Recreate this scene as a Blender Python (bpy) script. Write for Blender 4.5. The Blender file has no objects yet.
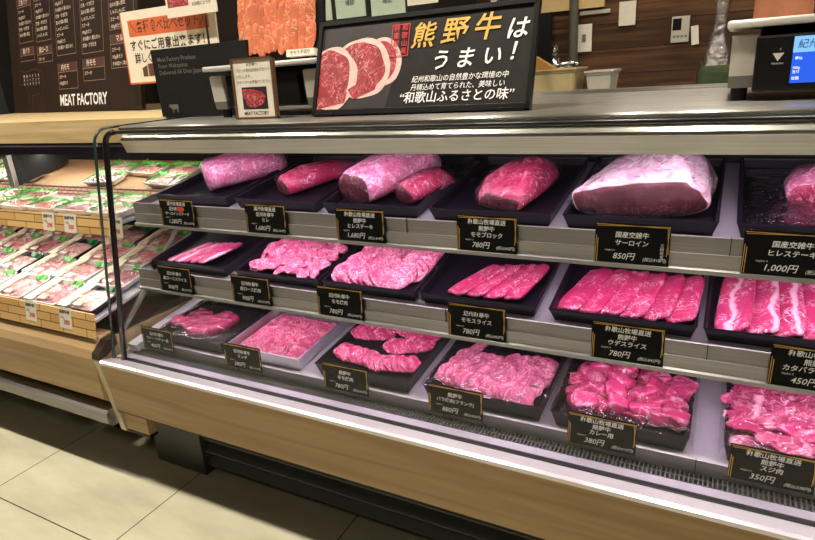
import bpy, bmesh, math, random
from mathutils import Matrix, Vector, noise
SC = bpy.context.scene
COL = SC.collection
rad = math.radians
T = Matrix.Translation
def RX(a): return Matrix.Rotation(rad(a), 4, 'X')
def RY(a): return Matrix.Rotation(rad(a), 4, 'Y')
def RZ(a): return Matrix.Rotation(rad(a), 4, 'Z')

# ------------------------------------------------------------------ materials
def new_mat(name):
    m = bpy.data.materials.new(name); m.use_nodes = True
    nt = m.node_tree
    for n in list(nt.nodes): nt.nodes.remove(n)
    out = nt.nodes.new('ShaderNodeOutputMaterial')
    return m, nt, out
def N(nt, typ, **kw):
    n = nt.nodes.new(typ)
    for k, v in kw.items():
        if k in n.inputs: n.inputs[k].default_value = v
        else: setattr(n, k, v)
    return n
def L(nt, a, b): nt.links.new(a, b)
def rgba(c): return (c[0], c[1], c[2], 1)
def srgb(r, g, b):
    f = lambda v: (v/255/12.92) if v/255 <= .04045 else ((v/255+.055)/1.055)**2.4
    return (f(r), f(g), f(b))
def ramp(nt, fac, stops):
    r = nt.nodes.new('ShaderNodeValToRGB')
    e = r.color_ramp.elements
    while len(e) < len(stops): e.new(.5)
    for i, (p, c) in enumerate(stops):
        e[i].position = p; e[i].color = rgba(c)
    L(nt, fac, r.inputs['Fac'])
    return r
def coords(nt, scale=(1, 1, 1), rand=False):
    tc = N(nt, 'ShaderNodeTexCoord')
    mp = N(nt, 'ShaderNodeMapping'); mp.inputs['Scale'].default_value = scale
    L(nt, tc.outputs['Object'], mp.inputs['Vector'])
    if rand:
        oi = N(nt, 'ShaderNodeObjectInfo')
        m = N(nt, 'ShaderNodeMath', operation='MULTIPLY'); m.inputs[1].default_value = 37.0
        L(nt, oi.outputs['Random'], m.inputs[0])
        L(nt, m.outputs[0], mp.inputs['Location'])
    return mp.outputs['Vector']

def plain(name, col, rough=.5, metal=0.0, var=.08, vs=40, spec=.5, emit=None, es=0, bump=0, bs=200, scale=(1, 1, 1)):
    m, nt, out = new_mat(name)
    p = N(nt, 'ShaderNodeBsdfPrincipled')
    p.inputs['Roughness'].default_value = rough
    p.inputs['Metallic'].default_value = metal
    p.inputs['Specular IOR Level'].default_value = spec
    v = coords(nt, scale)
    no = N(nt, 'ShaderNodeTexNoise'); no.inputs['Scale'].default_value = vs; no.inputs['Detail'].default_value = 4
    L(nt, v, no.inputs['Vector'])
    lo = tuple(max(0, c*(1-var)) for c in col); hi = tuple(min(1, c*(1+var)) for c in col)
    r = ramp(nt, no.outputs['Fac'], [(.3, lo), (.7, hi)])
    L(nt, r.outputs['Color'], p.inputs['Base Color'])
    if emit:
        p.inputs['Emission Color'].default_value = rgba(emit); p.inputs['Emission Strength'].default_value = es
    if bump:
        n2 = N(nt, 'ShaderNodeTexNoise'); n2.inputs['Scale'].default_value = bs
        L(nt, v, n2.inputs['Vector'])
        b = N(nt, 'ShaderNodeBump'); b.inputs['Strength'].default_value = bump; b.inputs['Distance'].default_value = .002
        L(nt, n2.outputs['Fac'], b.inputs['Height']); L(nt, b.outputs['Normal'], p.inputs['Normal'])
    L(nt, p.outputs['BSDF'], out.inputs['Surface'])
    return m

def wood(name, c1, c2, c3, axis='X', grain=14, rough=.5, plank=None, spec=.4):
    m, nt, out = new_mat(name)
    p = N(nt, 'ShaderNodeBsdfPrincipled'); p.inputs['Roughness'].default_value = rough
    p.inputs['Specular IOR Level'].default_value = spec
    s = (.35, 6, 6) if axis == 'X' else (6, 6, .35)
    v = coords(nt, s)
    if plank:
        # shift the grain from plank to plank
        tc = N(nt, 'ShaderNodeTexCoord'); sp = N(nt, 'ShaderNodeSeparateXYZ'); L(nt, tc.outputs['Object'], sp.inputs[0])
        dv = N(nt, 'ShaderNodeMath', operation='DIVIDE'); dv.inputs[1].default_value = plank
        L(nt, sp.outputs['Z'], dv.inputs[0])
        fl = N(nt, 'ShaderNodeMath', operation='FLOOR'); L(nt, dv.outputs[0], fl.inputs[0])
        fr = N(nt, 'ShaderNodeMath', operation='FRACT'); L(nt, dv.outputs[0], fr.inputs[0])
        ml = N(nt, 'ShaderNodeMath', operation='MULTIPLY'); ml.inputs[1].default_value = 7.31; L(nt, fl.outputs[0], ml.inputs[0])
        cb = N(nt, 'ShaderNodeCombineXYZ'); L(nt, ml.outputs[0], cb.inputs[0]); L(nt, ml.outputs[0], cb.inputs[1])
        ad = N(nt, 'ShaderNodeVectorMath', operation='ADD'); L(nt, v, ad.inputs[0]); L(nt, cb.outputs[0], ad.inputs[1])
        v = ad.outputs[0]
    no = N(nt, 'ShaderNodeTexNoise'); no.inputs['Scale'].default_value = grain*.35; no.inputs['Detail'].default_value = 8
    no.inputs['Distortion'].default_value = .8
    L(nt, v, no.inputs['Vector'])
    r = ramp(nt, no.outputs['Fac'], [(.28, c1), (.5, c2), (.72, c3)])
    col = r.outputs['Color']
    if plank:
        g = N(nt, 'ShaderNodeMath', operation='LESS_THAN'); g.inputs[1].default_value = .03; L(nt, fr.outputs[0], g.inputs[0])
        mx = N(nt, 'ShaderNodeMix', data_type='RGBA'); L(nt, g.outputs[0], mx.inputs[0]); L(nt, col, mx.inputs[6])
        mx.inputs[7].default_value = rgba(tuple(c*.25 for c in c1)); col = mx.outputs[2]
        wn = N(nt, 'ShaderNodeTexWhiteNoise', noise_dimensions='1D'); L(nt, fl.outputs[0], wn.inputs['W'])
        hv = N(nt, 'ShaderNodeHueSaturation'); mr = N(nt, 'ShaderNodeMapRange'); mr.inputs[3].default_value = .65; mr.inputs[4].default_value = 1.25
        L(nt, wn.outputs['Value'], mr.inputs[0]); L(nt, mr.outputs[0], hv.inputs['Value']); L(nt, col, hv.inputs['Color']); col = hv.outputs['Color']
    L(nt, col, p.inputs['Base Color'])
    L(nt, p.outputs['BSDF'], out.inputs['Surface'])
    return m

ANI, ANR = .85, 0.0
def steel(name, col=(.60, .58, .53), rough=.28, axis='X', metal=1.0, streak=.12):
    m, nt, out = new_mat(name)
    p = N(nt, 'ShaderNodeBsdfPrincipled'); p.inputs['Metallic'].default_value = metal
    s = (1.2, 160, 160) if axis == 'X' else (160, 160, 1.2)
    v = coords(nt, s)
    no = N(nt, 'ShaderNodeTexNoise'); no.inputs['Scale'].default_value = 3; no.inputs['Detail'].default_value = 3
    L(nt, v, no.inputs['Vector'])
    lo = tuple(c*(1-streak) for c in col); hi = tuple(min(1, c*(1+streak)) for c in col)
    r = ramp(nt, no.outputs['Fac'], [(.3, lo), (.7, hi)]); L(nt, r.outputs['Color'], p.inputs['Base Color'])
    mr = N(nt, 'ShaderNodeMapRange'); mr.inputs[3].default_value = rough*.8; mr.inputs[4].default_value = rough*1.25
    L(nt, no.outputs['Fac'], mr.inputs[0]); L(nt, mr.outputs[0], p.inputs['Roughness'])
    tg = N(nt, 'ShaderNodeTangent'); tg.direction_type = 'RADIAL'; tg.axis = 'X'
    L(nt, tg.outputs[0], p.inputs['Tangent']); p.inputs['Anisotropic'].default_value = ANI; p.inputs['Anisotropic Rotation'].default_value = ANR
    L(nt, p.outputs['BSDF'], out.inputs['Surface'])
    return m

def clear(name, tint=(.96, .98, .97), rough=0.0, ior=1.5, bump=0, bs=60, mul=1.0):
    m, nt, out = new_mat(name)
    tr = N(nt, 'ShaderNodeBsdfTransparent'); tr.inputs['Color'].default_value = rgba(tint)
    gl = N(nt, 'ShaderNodeBsdfGlossy'); gl.inputs['Roughness'].default_value = rough
    fr = N(nt, 'ShaderNodeFresnel'); ge = N(nt, 'ShaderNodeNewGeometry')
    bf = N(nt, 'ShaderNodeMapRange'); bf.inputs[3].default_value = ior; bf.inputs[4].default_value = 1/ior
    L(nt, ge.outputs['Backfacing'], bf.inputs[0]); L(nt, bf.outputs[0], fr.inputs['IOR'])
    mx = N(nt, 'ShaderNodeMixShader')
    if bump:
        v = coords(nt, rand=True)
        no = N(nt, 'ShaderNodeTexNoise'); no.inputs['Scale'].default_value = bs; no.inputs['Detail'].default_value = 3; no.inputs['Distortion'].default_value = 1.2
        L(nt, v, no.inputs['Vector'])
        b = N(nt, 'ShaderNodeBump'); b.inputs['Strength'].default_value = bump; b.inputs['Distance'].default_value = .012
        L(nt, no.outputs['Fac'], b.inputs['Height'])
        L(nt, b.outputs['Normal'], gl.inputs['Normal']); L(nt, b.outputs['Normal'], fr.inputs['Normal'])
    mm = N(nt, 'ShaderNodeMath', operation='MULTIPLY'); mm.inputs[1].default_value = mul; mm.use_clamp = True
    L(nt, fr.outputs[0], mm.inputs[0]); L(nt, mm.outputs[0], mx.inputs[0])
    L(nt, tr.outputs[0], mx.inputs[1]); L(nt, gl.outputs[0], mx.inputs[2])
    L(nt, mx.outputs[0], out.inputs['Surface'])
    return m

def meat(name, base, fat, vscale=70, vw=.10, amount=.5, rough=.38, stripes=None, fleck=.5, var=.25, bump=.25):
    m, nt, out = new_mat(name)
    p = N(nt, 'ShaderNodeBsdfPrincipled'); p.inputs['Roughness'].default_value = rough
    v = coords(nt, rand=True)
    dn = N(nt, 'ShaderNodeTexNoise'); dn.inputs['Scale'].default_value = vscale*.5; dn.inputs['Detail'].default_value = 3
    L(nt, v, dn.inputs['Vector'])
    ad = N(nt, 'ShaderNodeVectorMath', operation='MULTIPLY_ADD')
    ad.inputs[1].default_value = (.022, .022, .022); L(nt, dn.outputs['Color'], ad.inputs[0]); L(nt, v, ad.inputs[2])
    vo = N(nt, 'ShaderNodeTexNoise'); vo.inputs['Scale'].default_value = vscale*.55; vo.inputs['Detail'].default_value = 2.5; vo.inputs['Distortion'].default_value = 1.6
    L(nt, ad.outputs[0], vo.inputs['Vector'])
    sb_ = N(nt, 'ShaderNodeMath', operation='SUBTRACT'); sb_.inputs[1].default_value = .5; L(nt, vo.outputs['Fac'], sb_.inputs[0])
    ab_ = N(nt, 'ShaderNodeMath', operation='ABSOLUTE'); L(nt, sb_.outputs[0], ab_.inputs[0])
    vein = N(nt, 'ShaderNodeMapRange'); vein.inputs[1].default_value = vw*.12; vein.inputs[2].default_value = vw*.42; vein.inputs[3].default_value = 1; vein.inputs[4].default_value = 0
    L(nt, ab_.outputs[0], vein.inputs[0])
    mk = N(nt, 'ShaderNodeTexNoise'); mk.inputs['Scale'].default_value = vscale*.33; mk.inputs['Detail'].default_value = 2
    L(nt, ad.outputs[0], mk.inputs['Vector'])
    mr = N(nt, 'ShaderNodeMapRange'); mr.inputs[1].default_value = .62-amount*.35; mr.inputs[2].default_value = .82-amount*.35
    L(nt, mk.outputs['Fac'], mr.inputs[0])
    f1 = N(nt, 'ShaderNodeMath', operation='MULTIPLY'); L(nt, vein.outputs[0], f1.inputs[0]); L(nt, mr.outputs[0], f1.inputs[1])
    fine = N(nt, 'ShaderNodeTexNoise'); fine.inputs['Scale'].default_value = vscale*5; fine.inputs['Detail'].default_value = 3
    L(nt, v, fine.inputs['Vector'])
    f2 = N(nt, 'ShaderNodeMapRange'); f2.inputs[1].default_value = .56; f2.inputs[2].default_value = .78; f2.inputs[4].default_value = fleck
    L(nt, fine.outputs['Fac'], f2.inputs[0])
    mxx = N(nt, 'ShaderNodeMath', operation='MAXIMUM'); L(nt, f1.outputs[0], mxx.inputs[0]); L(nt, f2.outputs[0], mxx.inputs[1])
    fac = mxx.outputs[0]
    if stripes:
        wv = N(nt, 'ShaderNodeTexWave'); wv.inputs['Scale'].default_value = stripes; wv.inputs['Distortion'].default_value = 2.5; wv.inputs['Detail'].default_value = 2
        wv.inputs['Detail Scale'].default_value = 3
        L(nt, v, wv.inputs['Vector'])
        s2 = N(nt, 'ShaderNodeMapRange'); s2.inputs[1].default_value = .86; s2.inputs[2].default_value = .99
        L(nt, wv.outputs['Fac'], s2.inputs[0])
        m3 = N(nt, 'ShaderNodeMath', operation='MAXIMUM'); L(nt, fac, m3.inputs[0]); L(nt, s2.outputs[0], m3.inputs[1]); fac = m3.outputs[0]
    cn = N(nt, 'ShaderNodeTexNoise'); cn.inputs['Scale'].default_value = vscale*.25; L(nt, v, cn.inputs['Vector'])
    cr = ramp(nt, cn.outputs['Fac'], [(.3, tuple(c*(1-var) for c in base)), (.7, tuple(min(1, c*(1+var*.6)) for c in base))])
    mx = N(nt, 'ShaderNodeMix', data_type='RGBA'); L(nt, fac, mx.inputs[0]); L(nt, cr.outputs['Color'], mx.inputs[6]); mx.inputs[7].default_value = rgba(fat)
    L(nt, mx.outputs[2], p.inputs['Base Color'])
    b = N(nt, 'ShaderNodeBump'); b.inputs['Strength'].default_value = bump; b.inputs['Distance'].default_value = .002
    L(nt, fine.outputs['Fac'], b.inputs['Height']); L(nt, b.outputs['Normal'], p.inputs['Normal'])
    p.inputs['Subsurface Weight'].default_value = 0
    L(nt, p.outputs['BSDF'], out.inputs['Surface'])
    return m

def lamp_mat(name, col, s):
    m, nt, out = new_mat(name)
    e = N(nt, 'ShaderNodeEmission'); e.inputs['Color'].default_value = rgba(col); e.inputs['Strength'].default_value = s
    L(nt, e.outputs[0], out.inputs['Surface'])
    return m

M = {}
M['base_wood'] = wood('pale_oak_laminate', srgb(168, 138, 98), srgb(184, 154, 114), srgb(196, 170, 130), rough=.45, spec=.3)
M['top_wood'] = wood('light_ash_board', srgb(176, 150, 105), srgb(200, 176, 130), srgb(214, 194, 150), rough=.5, spec=.3)
M['wall_wood'] = wood('dark_walnut_planks', srgb(44, 27, 16), srgb(78, 51, 31), srgb(112, 78, 50), plank=.105, rough=.6, spec=.25)
M['steel'] = steel('brushed_steel', (.62, .61, .56), .22)
M['steel_top'] = steel('brushed_steel_worktop', (.42, .405, .375), .28, metal=.95)
M['pan_steel'] = steel('satin_pan_steel', (.66, .63, .58), .4, metal=.6)
M['rail'] = steel('satin_steel_rail', (.37, .355, .36), .40)
M['rail_lip'] = steel('bright_steel_lip', (.47, .455, .46), .38)
M['front_rail'] = steel('bright_front_trim', (.74, .71, .77), .30, metal=.7, streak=.05)
M['fascia'] = steel('canopy_fascia_steel', (.66, .65, .60), .32, metal=.8)
M['black'] = plain('black_plastic', (.007, .0065, .007), .35, spec=.25)
M['black_matte'] = plain('matte_black', (.010, .009, .009), .6, spec=.2)
M['kick'] = plain('dark_grey_kick_metal', (.05, .05, .047), .45)
M['seal'] = plain('black_rubber_seal', (.006, .006, .006), .3)
M['dark_cap'] = plain('dark_bronze_cap', srgb(70, 60, 50), .3, metal=.5)
M['tan_shelf'] = plain('tan_card_shelf_liner', srgb(176, 140, 106), .6)
M['tray'] = plain('black_meat_tray', (.007, .005, .010), .34, var=.15, spec=.22)
M['tray_white'] = steel('aluminium_tray', (.62, .60, .64), .35)
M['deck'] = plain('pale_enamel_deck', (.42, .40, .45), .4, var=.04)
M['grille'] = plain('dark_grille', (.03, .03, .032), .4)
M['grille_bar'] = plain('grille_bar_grey', (.07, .07, .07), .4)
M['glass'] = clear('clear_glass', (.975, .985, .975), mul=.8)
M['glass_edge'] = plain('green_glass_edge', (.02, .05, .04), .15, spec=.8)
M['film'] = clear('plastic_film', (.97, .96, .97), .06, 1.45, bump=.8, bs=38, mul=1.6)
M['film_crackle'] = clear('crackled_film', (.96, .95, .98), .10, 1.5, bump=1.0, bs=45, mul=3.0)
M['film_loose'] = clear('loose_tray_film', (.97, .96, .97), .07, 1.5, bump=1.0, bs=30, mul=1.7)
M['film_tight'] = clear('tight_plastic_wrap', (.96, .95, .97), .08, 1.4, bump=1.0, bs=70, mul=1.2)
PK, FT = (.46, .024, .125), (.76, .33, .46)
M['meat'] = meat('pink_beef', PK, FT, 60, .14, .62)
M['meat_rich'] = meat('deep_pink_beef', (.42, .016, .098), (.80, .37, .50), 58, .065, .75, fleck=.42)
M['meat_pale'] = meat('pale_marbled_beef', (.53, .058, .175), (.80, .40, .53), 110, .16, .8, fleck=.5)
M['meat_stripe'] = meat('fat_striped_beef', (.46, .028, .125), (.80, .44, .56), 60, .09, .6, stripes=5)
M['mince'] = meat('minced_beef', (.52, .044, .15), (.78, .35, .47), 130, .2, .7, fleck=.6)
M['cut_dark'] = meat('dark_cut_beef', (.115, .022, .03), (.30, .11, .115), 120, .1, .5, fleck=.45, rough=.45)
M['block_pink'] = meat('wrapped_pink_beef', (.66, .15, .30), (.84, .52, .66), 70, .16, .8, fleck=.6)
M['block_red'] = meat('red_beef_block', (.48, .030, .105), (.82, .40, .52), 44, .06, .6, fleck=.3)
M['fat_cap'] = meat('white_fat_cap', (.68, .36, .46), (.80, .64, .70), 40, .3, .9, fleck=.7)
M['white_film_end'] = plain('bunched_wrap_end', (.80, .72, .78), .25, bump=.8, bs=120)
M['gold'] = plain('gold_ink', srgb(214, 170, 84), .4, metal=.2)
M['chalk'] = plain('white_ink', (.86, .84, .83), .6, var=.03)
M['card'] = plain('black_card', (.004, .004, .004), .5, var=.1, spec=.12)
M['orange_dot'] = plain('orange_sticker', srgb(226, 92, 52), .5)
M['red_ink'] = plain('red_ink', srgb(196, 36, 44), .5)
M['dark_ink'] = plain('black_ink', (.02, .018, .016), .6)
M['paper'] = plain('white_paper', srgb(222, 214, 196), .7, var=.03)
M['paper_green'] = plain('pale_green_paper', srgb(176, 192, 170), .7, var=.03)
M['orange_band'] = plain('orange_print', srgb(206, 98, 48), .6)
M['sign_black'] = plain('black_sign_face', srgb(36, 33, 32), .55, var=.2, vs=25, spec=.2)
M['menu_brown'] = plain('dark_brown_menu_board', srgb(42, 28, 20), .55, var=.15, vs=6, spec=.2)
M['menu_head'] = plain('russet_menu_heading', srgb(76, 40, 30), .6)
M['menu_line'] = plain('menu_line_ink', srgb(150, 120, 96), .6)
M['menu_text'] = plain('menu_text_ink', srgb(222, 206, 186), .6)
M['brown_frame'] = plain('brown_wood_frame', srgb(92, 60, 40), .5)
M['pic_dark'] = plain('dark_print_background', srgb(40, 32, 34), .5, var=.4, vs=14)
M['pic_meat'] = meat('printed_marbled_beef', srgb(150, 30, 44), srgb(208, 130, 130), 90, .10, .75, fleck=.25, rough=.5)
M['pic_fat'] = plain('printed_fat', srgb(216, 182, 176), .5, var=.14, vs=60)
M['sample_meat'] = meat('sample_orange_beef', srgb(208, 112, 76), srgb(232, 170, 130), 60, .10, .5, fleck=.3, rough=.5)
M['scale_grey'] = plain('light_grey_plastic', srgb(188, 182, 168), .45, var=.03)
M['scale_mid'] = plain('mid_grey_plastic', srgb(112, 108, 100), .5, var=.04)
M['screen'] = plain('lit_blue_screen', (.01, .03, .2), .3, emit=srgb(38, 92, 226), es=1.0, var=0)
M['screen_head'] = plain('lit_pale_blue_header', (.1, .2, .4), .3, emit=srgb(120, 180, 240), es=1.0, var=0)
M['screen_text'] = plain('lit_screen_text', (.5, .6, .7), .3, emit=(.8, .9, 1), es=.9, var=0)
M['foam'] = plain('white_foam_tray', (.78, .77, .72), .5, var=.03)
M['green'] = plain('green_plastic_leaf', srgb(84, 168, 62), .4, var=.3, vs=90)
M['green_dark'] = plain('deep_green_tray_lid', srgb(28, 120, 62), .35, var=.2)
M['band'] = plain('cream_label_band', srgb(226, 216, 190), .5, var=.05)
M['pack_meat'] = meat('pack_meat', (.62, .17, .16), (.90, .66, .60), 70, .16, .8, fleck=.6)
M['pack_meat_dark'] = meat('pack_meat_dark', (.42, .11, .13), (.80, .50, .48), 70, .14, .6, fleck=.5)
M['pack_meat_pale'] = meat('pack_meat_pale', (.80, .42, .38), (.92, .74, .68), 70, .16, .8, fleck=.6)
M['beige_plastic'] = plain('beige_plastic_tub', srgb(190, 172, 128), .5, var=.05)
M['tan_board'] = plain('tan_board', srgb(176, 128, 62), .5, var=.12)
M['chrome'] = plain('chrome', (.75, .75, .74), .12, metal=1)
M['pipe'] = plain('grey_painted_pipe', srgb(120, 116, 104), .5)
M['cream_wall'] = plain('cream_plaster', srgb(206, 176, 122), .8, var=.04)
M['dark_wall'] = plain('dark_brown_plaster', srgb(40, 26, 18), .8)
M['void'] = plain('black_paint', (.004, .004, .004), .8)
M['brown_paper'] = plain('brown_paper_roll', srgb(150, 92, 62), .7, var=.1)
M['bag_white'] = clear('loose_plastic_bag', (.86, .84, .80), .25, 1.6, bump=1, bs=30, mul=5.0)
M['green_cloth'] = plain('dark_green_cloth', srgb(52, 66, 36), .9, var=.2)
M['ceiling'] = plain('warm_white_ceiling', (.45, .42, .36), .8)
M['lilac_stripe'] = plain('lilac_enamel', (.36, .33, .40), .35, var=.03)
M['inner'] = plain('cream_inner_panel', (.55, .50, .42), .45, var=.04)
M['lamp_warm'] = lamp_mat('warm_lamp_glow', (1, .9, .72), 18)
M['lamp_pink'] = lamp_mat('pink_led_glow', (1, .80, .93), 6)

def rail_wood():
    m, nt, out = new_mat('wood_print_price_rail')
    p = N(nt, 'ShaderNodeBsdfPrincipled'); p.inputs['Roughness'].default_value = .4
    v = coords(nt)
    cb = N(nt, 'ShaderNodeSeparateXYZ'); L(nt, v, cb.inputs[0])
    c2 = N(nt, 'ShaderNodeCombineXYZ'); L(nt, cb.outputs['X'], c2.inputs[0]); L(nt, cb.outputs['Z'], c2.inputs[1])
    br = N(nt, 'ShaderNodeTexBrick'); br.inputs['Scale'].default_value = 1; br.inputs['Brick Width'].default_value = .12; br.inputs['Row Height'].default_value = .028
    br.inputs['Mortar Size'].default_value = .0016; br.offset = .45
    br.inputs['Color1'].default_value = rgba(srgb(196, 152, 92)); br.inputs['Color2'].default_value = rgba(srgb(222, 184, 122)); br.inputs['Mortar'].default_value = rgba(srgb(96, 62, 30))
    L(nt, c2.outputs[0], br.inputs['Vector']); L(nt, br.outputs['Color'], p.inputs['Base Color']); L(nt, p.outputs['BSDF'], out.inputs['Surface'])
    return m
M['rail_wood'] = rail_wood()
def pink_check():
    m, nt, out = new_mat('pink_basketweave_rail')
    p = N(nt, 'ShaderNodeBsdfPrincipled'); p.inputs['Roughness'].default_value = .5
    v = coords(nt)
    cb = N(nt, 'ShaderNodeSeparateXYZ'); L(nt, v, cb.inputs[0])
    c2 = N(nt, 'ShaderNodeCombineXYZ'); L(nt, cb.outputs['X'], c2.inputs[0]); L(nt, cb.outputs['Z'], c2.inputs[1])
    br = N(nt, 'ShaderNodeTexBrick'); br.inputs['Scale'].default_value = 1; br.inputs['Brick Width'].default_value = .036; br.inputs['Row Height'].default_value = .013
    br.inputs['Mortar Size'].default_value = .0022
    br.inputs['Color1'].default_value = rgba(srgb(216, 170, 150)); br.inputs['Color2'].default_value = rgba(srgb(226, 190, 170)); br.inputs['Mortar'].default_value = rgba(srgb(96, 52, 48))
    L(nt, c2.outputs[0], br.inputs['Vector']); L(nt, br.outputs['Color'], p.inputs['Base Color']); L(nt, p.outputs['BSDF'], out.inputs['Surface'])
    return m
M['pink_check'] = pink_check()
def floor_mat():
    m, nt, out = new_mat('beige_stone_tile')
    p = N(nt, 'ShaderNodeBsdfPrincipled'); p.inputs['Roughness'].default_value = .5; p.inputs['Specular IOR Level'].default_value = .3
    v = coords(nt)
    sp = N(nt, 'ShaderNodeSeparateXYZ'); L(nt, v, sp.inputs[0])
    masks = []
    for ax, off in (('X', 2.069), ('Y', -.764)):
        a = N(nt, 'ShaderNodeMath', operation='ADD'); a.inputs[1].default_value = off+60; L(nt, sp.outputs[ax], a.inputs[0])
        d = N(nt, 'ShaderNodeMath', operation='DIVIDE'); d.inputs[1].default_value = .6; L(nt, a.outputs[0], d.inputs[0])
        f = N(nt, 'ShaderNodeMath', operation='FRACT'); L(nt, d.outputs[0], f.inputs[0])
        s = N(nt, 'ShaderNodeMath', operation='PINGPONG'); s.inputs[1].default_value = .5; L(nt, f.outputs[0], s.inputs[0])
        g = N(nt, 'ShaderNodeMath', operation='LESS_THAN'); g.inputs[1].default_value = .0032; L(nt, s.outputs[0], g.inputs[0])
        masks.append(g.outputs[0])
    mm = N(nt, 'ShaderNodeMath', operation='MAXIMUM'); L(nt, masks[0], mm.inputs[0]); L(nt, masks[1], mm.inputs[1])
    mp = N(nt, 'ShaderNodeMapping'); mp.inputs['Scale'].default_value = (1.2, 4, 1); mp.inputs['Rotation'].default_value = (0, 0, .5); L(nt, v, mp.inputs['Vector'])
    no = N(nt, 'ShaderNodeTexNoise'); no.inputs['Scale'].default_value = 2.2; no.inputs['Detail'].default_value = 9; no.inputs['Roughness'].default_value = .6; L(nt, mp.outputs[0], no.inputs['Vector'])
    r = ramp(nt, no.outputs['Fac'], [(.3, srgb(172, 166, 142)), (.55, srgb(192, 187, 162)), (.75, srgb(204, 199, 176))])
    mx = N(nt, 'ShaderNodeMix', data_type='RGBA'); L(nt, mm.outputs[0], mx.inputs[0]); L(nt, r.outputs['Color'], mx.inputs[6]); mx.inputs[7].default_value = rgba(srgb(60, 50, 40))
    L(nt, mx.outputs[2], p.inputs['Base Color']); L(nt, p.outputs['BSDF'], out.inputs['Surface'])
    return m
M['floor'] = floor_mat()

# ------------------------------------------------------------------ mesh helpers
def add_box(bm, lo, hi, mat=None, bev=0):
    """box between two corners, optionally transformed by mat"""
    r = bmesh.ops.create_cube(bm, size=1)
    c = [(a+b)/2 for a, b in zip(lo, hi)]; s = [abs(b-a) for a, b in zip(lo, hi)]
    vs = r['verts']
    for v in vs:
        v.co = Vector((v.co.x*s[0]+c[0], v.co.y*s[1]+c[1], v.co.z*s[2]+c[2]))
    if bev:
        es = list({e for v in vs for e in v.link_edges})
        rb = bmesh.ops.bevel(bm, geom=es, offset=bev, segments=2, affect='EDGES', profile=.5)
        vs = list({v for f in rb['faces'] for v in f.verts} | {v for v in vs if v.is_valid})
    if mat is not None:
        for v in vs: v.co = mat @ v.co
    return vs
def add_prism(bm, pts, x0, x1):
    """polygon in the YZ plane swept along X"""
    a = [bm.verts.new((x0, p[0], p[1])) for p in pts]; b = [bm.verts.new((x1, p[0], p[1])) for p in pts]
    n = len(pts)
    bm.faces.new(a); bm.faces.new(b[::-1])
    for i in range(n): bm.faces.new((a[i], b[i], b[(i+1) % n], a[(i+1) % n])[::-1])
def add_tube(bm, pts, r, seg=8, closed=False, cap=True):
    pts = [Vector(p) for p in pts]; rings = []
    n = len(pts)
    for i, p in enumerate(pts):
        t = (pts[min(i+1, n-1)]-pts[max(i-1, 0)]).normalized()
        u = t.cross(Vector((0, 0, 1)))
        if u.length < .05: u = t.cross(Vector((1, 0, 0)))
        u.normalize(); w = t.cross(u)
        rr = r[i] if isinstance(r, (list, tuple)) else r
        rings.append([bm.verts.new(p+(u*math.cos(2*math.pi*k/seg)+w*math.sin(2*math.pi*k/seg))*rr) for k in range(seg)])
    for i in range(n-1):
        for k in range(seg): bm.faces.new((rings[i][k], rings[i][(k+1) % seg], rings[i+1][(k+1) % seg], rings[i+1][k]))
    if cap: bm.faces.new(rings[0][::-1]); bm.faces.new(rings[-1])
def add_disc(bm, c, r, nx=24, mat=None, ry=None):
    vs = [bm.verts.new((c[0]+r*math.cos(2*math.pi*k/nx), c[1]+(ry or r)*math.sin(2*math.pi*k/nx), c[2])) for k in range(nx)]
    bm.faces.new(vs)
    if mat is not None:
        for v in vs: v.co = mat @ v.co
def finish(name, bm, mat, parent=None, mw=None, smooth=False, mats=None):
    bmesh.ops.recalc_face_normals(bm, faces=bm.faces)
    me = bpy.data.meshes.new(name); bm.to_mesh(me); bm.free()
    for mm in (mats or [mat]): me.materials.append(M[mm])
    if smooth:
        me.polygons.foreach_set('use_smooth', [True]*len(me.polygons))
    o = bpy.data.objects.new(name, me); COL.objects.link(o)
    if parent: o.parent = parent
    if mw is not None:
        if parent: o.matrix_basis = mw
        else: o.matrix_world = mw
    return o
def box(name, lo, hi, mat, parent=None, mw=None, bev=0):
    bm = bmesh.new(); add_box(bm, lo, hi, bev=bev)
    return finish(name, bm, mat, parent, mw)
def prism(name, pts, x0, x1, mat, parent=None):
    bm = bmesh.new(); add_prism(bm, pts, x0, x1)
    return finish(name, bm, mat, parent)
def tag(o, label, cat, group=None):
    o['label'] = label; o['category'] = cat
    if group: o['group'] = group
    return o
def thing(name, label, cat, mw=None, group=None):
    o = bpy.data.objects.new(name, None); COL.objects.link(o); o.empty_display_size = .05
    if mw is not None: o.matrix_world = mw
    return tag(o, label, cat, group)
def struct(o):
    o['kind'] = 'structure'; return o
def dup(root, mw, label=None, group=None, cat=None):
    r = root.copy(); COL.objects.link(r); r.matrix_world = mw
    if label: r['label'] = label
    if group: r['group'] = group
    for ch in list(root.children):
        c = ch.copy(); COL.objects.link(c); c.parent = r
        for g in list(ch.children):
            d = g.copy(); COL.objects.link(d); d.parent = c
    return r

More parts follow.
